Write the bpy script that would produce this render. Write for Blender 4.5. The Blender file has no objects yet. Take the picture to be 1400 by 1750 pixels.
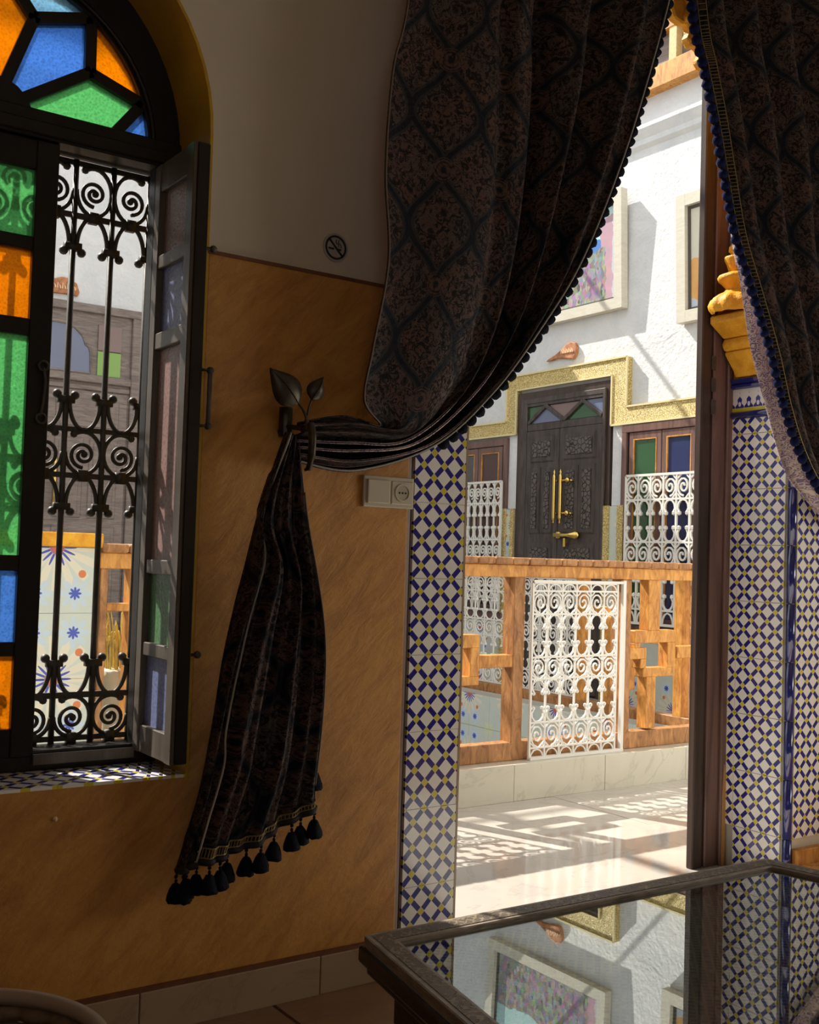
import bpy, bmesh, math, random
from mathutils import Vector, Matrix
random.seed(7)
PI = math.pi
S = bpy.context.scene
COL = S.collection

# ------------------------------------------------------------------ camera
cam_d = bpy.data.cameras.new('camera')
cam = bpy.data.objects.new('camera', cam_d)
COL.objects.link(cam)
S.camera = cam
F_PX = 1885.34
YAW, PITCH, ROLL = .605077, .041919, .031516
fw = Vector((math.sin(YAW)*math.cos(PITCH), math.cos(YAW)*math.cos(PITCH), math.sin(PITCH)))
r0 = Vector((math.cos(YAW), -math.sin(YAW), 0))
u0 = r0.cross(fw)
rr = math.cos(ROLL)*r0 + math.sin(ROLL)*u0
uu = -math.sin(ROLL)*r0 + math.cos(ROLL)*u0
M = Matrix((rr, uu, -fw)).transposed().to_4x4()
M.translation = Vector((0, -2.37, 1.065))
cam.matrix_world = M
cam_d.sensor_fit = 'VERTICAL'
cam_d.sensor_height = 24
cam_d.lens = 24*F_PX/1750
cam_d.clip_start = .02

# ------------------------------------------------------------------ world, sun, exposure
w = bpy.data.worlds.new('sky')
S.world = w
w.use_nodes = True
bg = w.node_tree.nodes['Background']
bg.inputs[0].default_value = (.90, .95, 1.0, 1)
bg.inputs[1].default_value = 1.40
sun_d = bpy.data.lights.new('sun', 'SUN')
sun_d.energy = 8.8
sun_d.angle = .0095
sun_d.color = (1, .95, .86)
sun = bpy.data.objects.new('sun', sun_d)
COL.objects.link(sun)
sun.rotation_euler = Vector((.36, -.93, -1.05)).to_track_quat('-Z', 'Y').to_euler()
sun.location = (2, 6, 9)
def area_fill(name, loc, aim, sx, sy, power, col):
    l = bpy.data.lights.new(name, 'AREA'); l.shape = 'RECTANGLE'; l.size = sx; l.size_y = sy
    l.energy = power; l.color = col
    o = bpy.data.objects.new(name, l); COL.objects.link(o); o.location = loc
    o.rotation_euler = Vector(aim).to_track_quat('-Z', 'Y').to_euler()
# added fill lights at the openings in the unseen right and back walls
area_fill('fill_light', (4.58, -1.75, 1.05), (-1, .12, -.04), 1.3, .8, 23, (1, .90, .76))
area_fill('fill_light', (-.55, -4.28, 1.75), (.25, 1, 0), 1.2, 1.2, 2.4, (1, .92, .80))
S.view_settings.view_transform = 'Standard'
S.view_settings.look = 'None'
S.view_settings.gamma = 1
S.view_settings.use_curve_mapping = False
S.view_settings.exposure = 0.0


# ------------------------------------------------------------------ helpers: meshes
NMB = [0]
class MB:
    def __init__(s):
        s.v = []; s.f = []; s.m = []; s.uv = None; s.mi = 0; NMB[0] += 3; s.nb = NMB[0]

    def add(s, vs, fs):
        o = len(s.v)
        s.v += [tuple(p) for p in vs]
        for f in fs:
            s.f.append([i+o for i in f]); s.m.append(s.mi)
        return s

    def box(s, x0, x1, y0, y1, z0, z1):
        e = .00017*(s.nb % 7); s.nb += 1
        x0 -= e; x1 += e; y0 -= e; y1 += e; z0 -= e; z1 += e
        vs = [(x, y, z) for z in (z0, z1) for y in (y0, y1) for x in (x0, x1)]
        return s.add(vs, [(0, 2, 3, 1), (4, 5, 7, 6), (0, 1, 5, 4), (2, 6, 7, 3), (0, 4, 6, 2), (1, 3, 7, 5)])

    def prism(s, poly, a0, a1, ax='y'):
        """closed polygon given in the plane across the axis, extruded from a0 to a1"""
        def P(p, a):
            return {'y': (p[0], a, p[1]), 'x': (a, p[0], p[1]), 'z': (p[0], p[1], a)}[ax]
        n = len(poly)
        ar = sum(poly[i][0]*poly[(i+1) % n][1]-poly[(i+1) % n][0]*poly[i][1] for i in range(n))
        if (ar < 0):
            poly = poly[::-1]
        vs = [P(p, a0) for p in poly]+[P(p, a1) for p in poly]
        fs = [list(range(n)), list(range(2*n-1, n-1, -1))]
        for i in range(n):
            j = (i+1) % n
            fs.append([i, i+n, j+n, j])
        if ax in 'xz':
            fs = [f[::-1] for f in fs]
        return s.add(vs, fs)

    def bar(s, a, b, wd, th, up=(0, 0, 1)):
        a = Vector(a); b = Vector(b); d = (b-a).normalized()
        u = Vector(up); x = d.cross(u)
        if x.length < 1e-4: x = d.cross(Vector((1, 0, 0)))
        x.normalize(); u = x.cross(d)
        vs = [p+x*sx*wd/2+u*sz*th/2 for p in (a, b) for sz in (-1, 1) for sx in (-1, 1)]
        return s.add(vs, [(0, 1, 3, 2), (4, 6, 7, 5), (0, 4, 5, 1), (2, 3, 7, 6), (0, 2, 6, 4), (1, 5, 7, 3)])

    def tube(s, pts, r, n=6, closed=False):
        pts = [Vector(p) for p in pts]; k = len(pts)
        if not isinstance(r, (list, tuple)): r = [r]*k
        vs = []; prev = None
        for i, p in enumerate(pts):
            a = pts[i-1] if (i or closed) else p
            b = pts[(i+1) % k] if (i < k-1 or closed) else p
            t = (b-a)
            if t.length < 1e-9: t = Vector((0, 0, 1))
            t.normalize()
            if prev is None:
                x = t.cross(Vector((0, 1, 0)))
                if x.length < .1: x = t.cross(Vector((1, 0, 0)))
            else:
                x = prev-t*prev.dot(t)
            if x.length < 1e-6: x = t.orthogonal()
            x.normalize(); prev = x; y = t.cross(x)
            for j in range(n):
                q = 2*PI*j/n+PI/n
                vs.append(p+(x*math.cos(q)+y*math.sin(q))*r[i])
        fs = []
        for i in range(k-1 if not closed else k):
            for j in range(n):
                i2 = (i+1) % k
                fs.append((i*n+j, i*n+(j+1) % n, i2*n+(j+1) % n, i2*n+j))
        if not closed:
            fs += [list(range(n))[::-1], [(k-1)*n+j for j in range(n)]]
        return s.add(vs, fs)

    def lathe(s, prof, c=(0, 0, 0), n=16, sq=1.0):
        vs = []; k = len(prof)
        for r, z in prof:
            for j in range(n):
                a = 2*PI*j/n+PI/n
                vs.append((c[0]+r*math.cos(a), c[1]+r*math.sin(a)*sq, c[2]+z))
        fs = [(i*n+j, i*n+(j+1) % n, (i+1)*n+(j+1) % n, (i+1)*n+j) for i in range(k-1) for j in range(n)]
        fs += [list(range(n))[::-1], [(k-1)*n+j for j in range(n)]]
        return s.add(vs, fs)

    def ball(s, c, r, n=8, m=5, sc=(1, 1, 1)):
        prof = [(max(1e-4, math.sin(PI*i/m))*r, -math.cos(PI*i/m)*r) for i in range(m+1)]
        o = len(s.v)
        s.lathe(prof, (0, 0, 0), n)
        for i in range(o, len(s.v)):
            x, y, z = s.v[i]
            s.v[i] = (c[0]+x*sc[0], c[1]+y*sc[1], c[2]+z*sc[2])
        return s

    def mesh(s, name, mats, smooth=False):
        me = bpy.data.meshes.new(name)
        me.from_pydata(s.v, [], s.f)
        if not isinstance(mats, (list, tuple)): mats = [mats]
        for m in mats: me.materials.append(m)
        me.polygons.foreach_set('material_index', s.m)
        if smooth:
            me.polygons.foreach_set('use_smooth', [True]*len(s.f))
        ul = me.uv_layers.new(name='UVMap')
        for p in me.polygons:
            n = p.normal
            a = max(range(3), key=lambda i: abs(n[i]))
            for li in p.loop_indices:
                vi = me.loops[li].vertex_index
                if s.uv:
                    ul.data[li].uv = s.uv[vi]
                else:
                    c = me.vertices[vi].co
                    ul.data[li].uv = ((c.y, c.z), (c.x, c.z), (c.x, c.y))[a]
        return me

    def build(s, name, mats, parent=None, smooth=False, bevel=0, seg=1):
        o = bpy.data.objects.new(name, s.mesh(name, mats, smooth))
        COL.objects.link(o)
        if parent is not None: attach(o, parent)
        if bevel:
            b = o.modifiers.new('bevel', 'BEVEL'); b.width = bevel; b.segments = seg; b.limit_method = 'ANGLE'
            b.angle_limit = .6
        return o


def world_m(o):
    m = o.matrix_basis.copy()
    if o.parent is not None:
        m = world_m(o.parent) @ o.matrix_parent_inverse @ m
    return m


def attach(o, parent):
    o.parent = parent
    o.matrix_parent_inverse = world_m(parent).inverted()


def tag(o, label=None, cat=None, group=None, kind=None):
    if label: o['label'] = label
    if cat: o['category'] = cat
    if group: o['group'] = group
    if kind: o['kind'] = kind
    return o


def thing(name, loc, label, cat, group=None, rz=0):
    o = bpy.data.objects.new(name, None)
    o.empty_display_size = .05
    o.location = loc; o.rotation_euler = (0, 0, rz)
    COL.objects.link(o)
    return tag(o, label, cat, group)


def inst(mesh, name, loc, parent, rz=0, scale=None):
    o = bpy.data.objects.new(name, mesh)
    COL.objects.link(o)
    attach(o, parent)
    o.location = loc; o.rotation_euler = (0, 0, rz)
    if scale: o.scale = scale
    return o


def cr(pts, k):
    """Catmull-Rom through the points, k steps per span"""
    out = []; n = len(pts)
    P = [Vector(p) for p in pts]
    for i in range(n-1):
        a = P[max(i-1, 0)]; b = P[i]; c = P[i+1]; d = P[min(i+2, n-1)]
        for j in range(k):
            t = j/k
            out.append(.5*((2*b)+(c-a)*t+(2*a-5*b+4*c-d)*t*t+(3*b-a-3*c+d)*t**3))
    out.append(P[-1])
    return out


# ------------------------------------------------------------------ helpers: materials
class NT:
    def __init__(s, name):
        s.mat = bpy.data.materials.new(name); s.mat.use_nodes = True
        s.t = s.mat.node_tree; s.n = s.t.nodes
        s.b = s.n['Principled BSDF']

    def link(s, a, b): s.t.links.new(a, b)

    def set(s, sock, val):
        if isinstance(val, (int, float)): sock.default_value = val
        elif isinstance(val, tuple):
            sock.default_value = (val+(1,)) if (len(val) == 3 and len(sock.default_value) == 4) else val
        else: s.link(val, sock)

    def math(s, op, a, b=0.0, c=None, clamp=False):
        n = s.n.new('ShaderNodeMath'); n.operation = op; n.use_clamp = clamp
        s.set(n.inputs[0], a); s.set(n.inputs[1], b)
        if c is not None: s.set(n.inputs[2], c)
        return n.outputs[0]

    def mix(s, f, a, b, mode='MIX'):
        n = s.n.new('ShaderNodeMix'); n.data_type = 'RGBA'; n.blend_type = mode
        s.set(n.inputs[0], f); s.set(n.inputs[6], a); s.set(n.inputs[7], b)
        return n.outputs[2]

    def coord(s, kind='Object', scale=(1, 1, 1), rot=(0, 0, 0)):
        c = s.n.new('ShaderNodeTexCoord'); m = s.n.new('ShaderNodeMapping')
        m.inputs['Scale'].default_value = scale; m.inputs['Rotation'].default_value = rot
        s.link(c.outputs[kind], m.inputs[0])
        return m.outputs[0]

    def xyz(s, v):
        n = s.n.new('ShaderNodeSeparateXYZ'); s.link(v, n.inputs[0]); return n.outputs

    def noise(s, v, sc, det=3, rough=.5, dist=0.0):
        n = s.n.new('ShaderNodeTexNoise'); n.inputs['Scale'].default_value = sc
        n.inputs['Detail'].default_value = det; n.inputs['Roughness'].default_value = rough
        n.inputs['Distortion'].default_value = dist
        s.link(v, n.inputs['Vector']); return n.outputs[0]

    def voro(s, v, sc, feat='F1', out='Distance', rnd=1.0):
        n = s.n.new('ShaderNodeTexVoronoi'); n.feature = feat; n.inputs['Scale'].default_value = sc
        n.inputs['Randomness'].default_value = rnd
        s.link(v, n.inputs['Vector']); return n.outputs[out]

    def ramp(s, f, stops):
        n = s.n.new('ShaderNodeValToRGB'); e = n.color_ramp.elements
        e[0].position = stops[0][0]; e[0].color = stops[0][1]+(1,)
        e[1].position = stops[-1][0]; e[1].color = stops[-1][1]+(1,)
        for p, c in stops[1:-1]:
            x = e.new(p); x.color = c+(1,)
        s.link(f, n.inputs[0]); return n.outputs[0]

    def step(s, f, a, b):
        """0..1 as f goes from a to b"""
        n = s.n.new('ShaderNodeMapRange'); s.set(n.inputs[0], f)
        n.inputs[1].default_value = a; n.inputs[2].default_value = b
        return n.outputs[0]

    def bump(s, h, st=.3, d=.01):
        n = s.n.new('ShaderNodeBump'); n.inputs['Strength'].default_value = st; n.inputs['Distance'].default_value = d
        s.link(h, n.inputs['Height']); s.link(n.outputs[0], s.b.inputs['Normal'])

    def done(s, col=None, rough=.6, metal=0, spec=.5, **k):
        if col is not None: s.set(s.b.inputs['Base Color'], col)
        s.set(s.b.inputs['Roughness'], rough); s.set(s.b.inputs['Metallic'], metal)
        s.b.inputs['Specular IOR Level'].default_value = spec
        for n, v in k.items(): s.set(s.b.inputs[n.replace('_', ' ')], v)
        return s.mat


def m_plaster(name, a, b, sc=3, rough=.6, bump=.4, stroke=False, spec=.3):
    t = NT(name); v = t.coord('Object')
    n1 = t.noise(v, sc, 5, .6, .6)
    if stroke:
        v1 = t.coord('Object', (1, 1, 1), (0, .80, 0))
        mp = t.n.new('ShaderNodeMapping'); mp.inputs['Scale'].default_value = (6, 8, 21); t.link(v1, mp.inputs[0])
        n2 = t.noise(mp.outputs[0], 1.3, 8, .72, .5)
        n3 = t.noise(v, 2.2, 3, .5)
        f = t.math('ADD', t.math('MULTIPLY', n2, .68), t.math('MULTIPLY', n3, .32))
        c = t.mix(t.step(f, .38, .58), a, b)
        t.bump(t.math('ADD', n2, t.math('MULTIPLY', t.noise(v, 60, 3), .25)), bump, .012)
    else:
        c = t.mix(t.step(n1, .35, .65), a, b)
        t.bump(t.math('ADD', n1, t.math('MULTIPLY', t.noise(v, sc*9, 4), .4)), bump, .012)
    return t.done(c, rough, spec=spec)


def m_wood(name, a, b, sc=(3, 3, 30), rough=.5, bump=.3, spec=.4, kind='Object'):
    t = NT(name); v = t.coord(kind, sc)
    n = t.noise(v, 3, 6, .65, 1.2)
    c = t.mix(t.step(n, .33, .68), a, b)
    t.bump(n, bump, .004)
    return t.done(c, rough, spec=spec)


def m_plain(name, c, rough=.5, metal=0, spec=.5, var=.0, bump=0, sc=40, **k):
    t = NT(name)
    v = t.coord('Object'); n = t.noise(v, sc, 4)
    c2 = tuple(max(0, x*(1-var)) for x in c)
    col = t.mix(t.step(n, .35, .65), c, c2) if var else c
    if bump: t.bump(n, bump, .003)
    return t.done(col, rough, metal, spec, **k)


def m_glass(name, c, motif=60, mixf=.5, dens=.5, diff=0.0):
    """textured coloured pane: half of the light goes straight through, half is scattered"""
    t = NT(name); v = t.coord('Object')
    n = t.voro(v, motif)
    n2 = t.noise(v, motif*1.6, 3)
    shade = t.math('ADD', t.math('MULTIPLY', t.step(n, .1, .6), dens), 1-dens)
    shade = t.math('MULTIPLY', shade, t.step(n2, .0, .42))
    col = t.mix(shade, tuple(x*.45 for x in c), c)
    tr = t.n.new('ShaderNodeBsdfTransparent'); tl = t.n.new('ShaderNodeBsdfTranslucent')
    gl = t.n.new('ShaderNodeBsdfGlossy'); gl.inputs['Roughness'].default_value = .25
    gl.inputs['Color'].default_value = (.8, .8, .8, 1)
    t.link(col, tr.inputs[0]); t.link(col, tl.inputs[0])
    m1 = t.n.new('ShaderNodeMixShader'); m1.inputs[0].default_value = mixf
    t.link(tr.outputs[0], m1.inputs[1]); t.link(tl.outputs[0], m1.inputs[2])
    fr = t.n.new('ShaderNodeFresnel'); fr.inputs[0].default_value = 1.5
    if diff:
        df = t.n.new('ShaderNodeBsdfDiffuse'); t.link(col, df.inputs[0]); m0 = t.n.new('ShaderNodeMixShader')
        m0.inputs[0].default_value = diff; t.link(m1.outputs[0], m0.inputs[1]); t.link(df.outputs[0], m0.inputs[2]); m1 = m0
    m2 = t.n.new('ShaderNodeMixShader')
    t.link(fr.outputs[0], m2.inputs[0]); t.link(m1.outputs[0], m2.inputs[1]); t.link(gl.outputs[0], m2.inputs[2])
    bm = t.n.new('ShaderNodeBump'); bm.inputs['Strength'].default_value = .5; bm.inputs['Distance'].default_value = .002
    t.link(n, bm.inputs['Height'])
    for x in (tl, gl): t.link(bm.outputs[0], x.inputs['Normal'])
    t.link(m2.outputs[0], t.n['Material Output'].inputs[0])
    return t.mat


def m_zellige():
    """printed tile: yellow squares on the crossings of diagonal blue bars, white lozenges between"""
    t = NT('printed_tile'); x, y, _ = t.xyz(t.coord('UV', (15, 15, 15)))
    a = t.math('ADD', x, y); b = t.math('SUBTRACT', x, y)
    da = t.math('PINGPONG', a, .5); db = t.math('PINGPONG', b, .5)
    h = .165
    ina = t.math('LESS_THAN', da, h); inb = t.math('LESS_THAN', db, h)
    both = t.math('MULTIPLY', ina, inb)
    # the blue bars stop short of the yellow squares by a hair line
    ina2 = t.math('LESS_THAN', da, h-.012); inb2 = t.math('LESS_THAN', db, h-.012)
    one = t.math('MULTIPLY', t.math('MAXIMUM', ina2, inb2), t.math('SUBTRACT', 1.0, t.math('MULTIPLY', t.math('LESS_THAN', da, h+.015), t.math('LESS_THAN', db, h+.015))))
    v = t.coord('Object'); n = t.noise(v, 9, 3)
    white = t.mix(n, (.86, .82, .75), (.80, .77, .72))
    blue = t.mix(t.noise(v, 30, 2), (.015, .016, .13), (.035, .03, .27))
    yel = t.mix(n, (.58, .56, .04), (.74, .54, .08))
    c = t.mix(one, white, blue); c = t.mix(both, c, yel)
    t.bump(n, .08, .004)
    return t.done(c, .12, spec=.6, Coat_Weight=.4, Coat_Roughness=.06)


def m_frieze():
    t = NT('printed_frieze_tile'); x, y, _ = t.xyz(t.coord('UV', (1, 1, 1)))
    # v runs 0..1 over the height, u in metres
    px = t.math('PINGPONG', t.math('MULTIPLY', x, 25.0), .5)          # 0..0.5, period .04 m
    wd = t.math('SUBTRACT', .46, t.math('MULTIPLY', y, .62))
    wd = t.math('ADD', wd, t.math('MULTIPLY', t.math('SINE', t.math('MULTIPLY', y, 17.0)), .07))
    blue = t.math('LESS_THAN', px, wd)
    ax = t.math('SUBTRACT', px, 0.0); ay = t.math('SUBTRACT', y, .22)
    drop = t.math('LESS_THAN', t.math('ADD', t.math('POWER', t.math('MULTIPLY', ax, 7.0), 2.0), t.math('POWER', t.math('MULTIPLY', ay, 8.0), 2.0)), 1.0)
    c = t.mix(blue, (.75, .73, .68), (.03, .03, .28)); c = t.mix(drop, c, (.75, .73, .68))
    return t.done(c, .15, spec=.6)


def m_star():
    """pale tile with starbursts, small blue stars and orange leaves; the repeat is .46 m"""
    t = NT('starburst_tile')
    x, y, _ = t.xyz(t.coord('UV', (1/.46, 1/.46, 1)))
    qx = t.math('PINGPONG', x, .5); qy = t.math('PINGPONG', y, .5)

    def polar(cx, cy):
        dx = t.math('SUBTRACT', qx, cx); dy = t.math('SUBTRACT', qy, cy)
        r = t.math('SQRT', t.math('ADD', t.math('MULTIPLY', dx, dx), t.math('MULTIPLY', dy, dy)))
        return r, t.math('ARCTAN2', dy, dx)
    r, th = polar(0, 0)
    c8 = t.math('ABSOLUTE', t.math('COSINE', t.math('MULTIPLY', th, 8.0)))
    base = t.mix(t.noise(t.coord('UV'), 14, 3), (.50, .56, .52), (.58, .62, .52))
    petal = t.math('MULTIPLY', t.math('LESS_THAN', r, .33), t.math('GREATER_THAN', c8, t.math('MULTIPLY', r, 2.2)))
    c = t.mix(petal, base, (.68, .64, .50))
    navy = t.math('LESS_THAN', r, t.math('ADD', .05, t.math('MULTIPLY', t.math('POWER', c8, 2.5), .10)))
    c = t.mix(navy, c, (.04, .06, .38))
    c = t.mix(t.math('LESS_THAN', r, t.math('ADD', .035, t.math('MULTIPLY', c8, .025))), c, (.55, .12, .07))
    r2, t2 = polar(.15, .35)
    c82 = t.math('ABSOLUTE', t.math('COSINE', t.math('MULTIPLY', t2, 4.0)))
    c = t.mix(t.math('LESS_THAN', r2, t.math('ADD', .06, t.math('MULTIPLY', c82, .07))), c, (.50, .60, .66))
    c = t.mix(t.math('LESS_THAN', r2, t.math('ADD', .022, t.math('MULTIPLY', c82, .028))), c, (.05, .08, .42))
    r3, t3 = polar(.5, .5)
    c83 = t.math('ABSOLUTE', t.math('COSINE', t.math('MULTIPLY', t3, 4.0)))
    c = t.mix(t.math('LESS_THAN', r3, t.math('ADD', .05, t.math('MULTIPLY', c83, .08))), c, (.60, .64, .40))
    r4, _ = polar(.20, .20)
    c = t.mix(t.math('LESS_THAN', r4, .030), c, (.62, .18, .05))
    return t.done(c, .2, spec=.5)


def m_curtain():
    """woven ogee brocade; UV in metres of cloth"""
    t = NT('brocade'); uv = t.coord('UV')
    x, y, _ = t.xyz(uv)
    wob = t.math('MULTIPLY', t.math('SUBTRACT', t.noise(uv, 7, 2), .5), .035)
    x = t.math('ADD', x, wob)
    X = t.math('MULTIPLY', x, 1/.205); Y = t.math('MULTIPLY', y, 1/.29)
    fx = t.math('PINGPONG', X, .5)                        # 0 on an ogee's axis, .5 half way to the next
    wv = t.math('ADD', .25, t.math('MULTIPLY', t.math('COSINE', t.math('MULTIPLY', Y, 2*PI)), .25))
    d = t.math('ABSOLUTE', t.math('SUBTRACT', fx, wv))
    band = t.math('LESS_THAN', d, .042)
    edge = t.math('LESS_THAN', d, .085)
    # motif: flower heads and leaves, denser in the middle of each ogee
    v1 = t.voro(uv, 85); v2 = t.voro(uv, 190, 'DISTANCE_TO_EDGE')
    n = t.noise(uv, 42, 4, .6, 2.0)
    ring = t.math('PINGPONG', t.math('MULTIPLY', v1, 3.0), .5)
    mot = t.math('MULTIPLY', t.step(ring, .12, .30), t.step(n, .42, .52))
    mot = t.math('MAXIMUM', mot, t.math('MULTIPLY', t.step(v2, .012, .05), t.step(n, .5, .58)))
    hue = t.noise(uv, 9, 2)
    thr = t.mix(t.step(hue, .35, .65), (.098, .046, .035), (.066, .048, .041))
    c = t.mix(mot, (.005, .003, .004), thr)
    c = t.mix(edge, c, (.020, .020, .022)); c = t.mix(band, c, (.003, .003, .009))
    # flower boss on the crossings
    yy = t.math('PINGPONG', t.math('ADD', Y, 0.0), .5)
    b1 = t.math('ADD', t.math('POWER', t.math('MULTIPLY', fx, 5.5), 2.0), t.math('POWER', t.math('MULTIPLY', t.math('SUBTRACT', .5, yy), 9.0), 2.0))
    boss = t.math('MULTIPLY', t.math('LESS_THAN', b1, 1.0), t.step(t.math('PINGPONG', t.math('MULTIPLY', b1, 2.5), .5), .1, .3))
    c = t.mix(t.math('MULTIPLY', boss, t.step(n, .36, .5)), c, (.085, .042, .028))
    t.bump(t.math('ADD', mot, t.math('MULTIPLY', t.noise(t.coord('UV', (400, 60, 1)), 1, 2), .6)), .25, .002)
    rough = t.math('SUBTRACT', .75, t.math('MULTIPLY', mot, .30))
    return t.done(c, rough, spec=.22)


def m_lining():
    t = NT('curtain_reverse'); uv = t.coord('UV')
    v1 = t.voro(uv, 70); n = t.noise(uv, 30, 4, .6, 2.0)
    ring = t.math('PINGPONG', t.math('MULTIPLY', v1, 3.0), .5)
    mot = t.math('MULTIPLY', t.step(ring, .14, .26), t.step(n, .38, .5))
    c = t.mix(mot, (.66, .54, .47), (.22, .15, .26))
    return t.done(c, .8, spec=.2)


def m_gold():
    t = NT('carved_gilt_plaster'); v = t.coord('Object')
    e = t.voro(v, 55, 'DISTANCE_TO_EDGE'); n = t.noise(v, 60, 3, .5, 1.5)
    h = t.math('MULTIPLY', t.step(e, .02, .12), t.step(n, .36, .5))
    c = t.mix(h, (.46, .31, .07), (.84, .68, .30))
    t.bump(h, .7, .010)
    return t.done(c, .42, spec=.5)


def m_marble(name, a, b, rough=.12):
    t = NT(name); v = t.coord('Object')
    n = t.noise(v, 2.4, 7, .62, 1.4)
    vein = t.math('PINGPONG', t.math('MULTIPLY', n, 5.0), .5)
    c = t.mix(t.step(vein, .0, .12), b, a)
    c = t.mix(t.math('MULTIPLY', t.step(n, .4, .7), .5), c, b)
    return t.done(c, rough, spec=.55)


def m_picture(name, kind):
    t = NT(name); uv = t.coord('UV'); x, y, _ = t.xyz(uv)
    vv = t.n.new('ShaderNodeTexVoronoi'); vv.inputs['Scale'].default_value = 46
    mp = t.coord('UV', (1.25, .5, 1)); t.link(mp, vv.inputs[0])
    crowd = t.mix(t.noise(mp, 22, 3), t.mix(.45, vv.outputs['Color'], (.55, .30, .22)), t.mix(.4, vv.outputs['Color'], (.12, .14, .18)))
    hsv = t.n.new('ShaderNodeHueSaturation'); hsv.inputs['Saturation'].default_value = .62
    hsv.inputs['Value'].default_value = .62
    t.link(crowd, hsv.inputs['Color']); crowd = hsv.outputs[0]
    nz = t.math('MULTIPLY', t.math('SUBTRACT', t.noise(uv, 9, 4), .5), .16)
    yy = t.math('ADD', y, nz); xx = t.math('ADD', x, t.math('MULTIPLY', nz, .5))
    if kind == 0:
        c = t.mix(t.noise(uv, 5, 4), (.30, .60, .66), (.62, .78, .72))
        c = t.mix(t.math('MULTIPLY', t.math('GREATER_THAN', xx, .55), t.math('LESS_THAN', yy, .62)), c, (.08, .22, .56))
        c = t.mix(t.math('MULTIPLY', t.math('GREATER_THAN', xx, .80), t.math('LESS_THAN', yy, .80)), c, t.mix(t.noise(uv, 12, 4), (.66, .34, .34), (.36, .30, .42)))
        c = t.mix(t.math('GREATER_THAN', xx, .90), c, (.50, .52, .60))
        c = t.mix(t.math('MULTIPLY', t.math('LESS_THAN', yy, .54), t.math('LESS_THAN', xx, .84)), c, crowd)
        c = t.mix(t.math('LESS_THAN', yy, .10), c, (.50, .48, .36))
    else:
        c = t.mix(t.noise(uv, 5, 4), (.66, .66, .50), (.74, .70, .60))
        c = t.mix(t.math('LESS_THAN', yy, .5), c, t.mix(t.noise(uv, 14, 4), (.78, .28, .08), (.74, .55, .20)))
        c = t.mix(t.math('LESS_THAN', yy, .16), c, (.55, .60, .66))
    return t.done(c, .35, spec=.4)


def m_inlay(soft=False):
    t = NT('carved_inlay'); x, y, _ = t.xyz(t.coord('UV', (26, 26, 1)))
    a = t.math('PINGPONG', t.math('ADD', x, y), .5); b = t.math('PINGPONG', t.math('SUBTRACT', x, y), .5)
    f1 = t.math('LESS_THAN', t.math('ABSOLUTE', t.math('SUBTRACT', a, .25)), .08)
    f2 = t.math('LESS_THAN', t.math('ABSOLUTE', t.math('SUBTRACT', b, .25)), .08)
    c1 = t.math('PINGPONG', x, .5); c2 = t.math('PINGPONG', y, .5)
    f3 = t.math('LESS_THAN', t.math('ADD', t.math('MULTIPLY', c1, c1), t.math('MULTIPLY', c2, c2)), .014)
    f = t.math('MAXIMUM', t.math('MAXIMUM', f1, f2), f3)
    dv = t.coord('UV', (30, 30, 1)); wob = t.noise(dv, 1.2, 4, .6, 2.0)
    if soft: f = t.math('MULTIPLY', f, t.step(wob, .45, .55))
    c = t.mix(f, (.10, .075, .055), (.24, .19, .12)) if soft else t.mix(f, (.006, .004, .003), (.26, .19, .085))
    t.bump(f, .6, .003)
    return t.done(c, .45, spec=.4)


def m_floor():
    """glazed stoneware imitating carved wood"""
    t = NT('brown_floor_tile'); v = t.coord('Object')
    n = t.noise(v, 8, 5, .6, 1.5)
    br = t.voro(v, 12)
    c = t.mix(n, (.16, .085, .045), (.30, .18, .10))
    t.bump(t.math('ADD', n, t.step(br, .1, .5)), .4, .005)
    return t.done(c, .35)


mt = {}
mt['ochre'] = m_plaster('ochre_plaster', (.36, .150, .026), (.55, .255, .050), 3, .5, .42, True, .4)
mt['arch_yellow'] = m_plaster('yellow_plaster', (.42, .23, .012), (.52, .31, .02), 5, .35, .25, False, .5)
mt['brown_edge'] = m_plain('brown_paint_and_shade', (.16, .055, .02), .45, var=.3)
mt['white_in'] = m_plaster('white_paint', (.56, .48, .37), (.60, .52, .41), 2.5, .7, .05)
mt['white_out'] = m_plaster('white_trowelled_plaster', (.64, .65, .65), (.73, .73, .72), 4, .7, 1.0)
mt['tile'] = m_zellige()
mt['frieze'] = m_frieze()
mt['star'] = m_star()
mt['cobalt'] = m_plain('cobalt_glaze', (.012, .018, .14), .08, spec=.7, Coat_Weight=.6, Coat_Roughness=.04)
mt['yellow_glaze'] = m_plain('yellow_glaze', (.62, .55, .05), .12)
mt['grout'] = m_plain('grout', (.45, .42, .36), .9)
mt['dark_wood'] = m_wood('black_stained_wood', (.006, .004, .003), (.016, .011, .008), (3, 3, 1), .38, .2)
mt['leaf_wood'] = m_wood('weathered_dark_wood', (.075, .060, .048), (.15, .125, .10), (4, 4, .6), .32, .3)
mt['brown_wood'] = m_wood('varnished_brown_wood', (.10, .055, .045), (.22, .125, .105), (6, 6, .5), .3, .3)
mt['blackbrown_wood'] = m_wood('black_brown_wood', (.028, .018, .014), (.075, .046, .036), (6, 6, .5), .35, .3)
mt['door_wood'] = m_wood('carved_door_wood', (.030, .022, .020), (.085, .066, .058), (5, 5, 1), .42, .5)
mt['grey_wood'] = m_wood('grey_weathered_wood', (.13, .10, .088), (.27, .22, .19), (2, 2, 14), .5, .4)
mt['cedar'] = m_wood('orange_cedar', (.36, .13, .02), (.74, .36, .085), (9, 9, 3), .5, .5)
mt['cedar_dark'] = m_wood('brown_cedar', (.20, .08, .025), (.52, .25, .09), (9, 9, 3), .5, .5)
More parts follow.
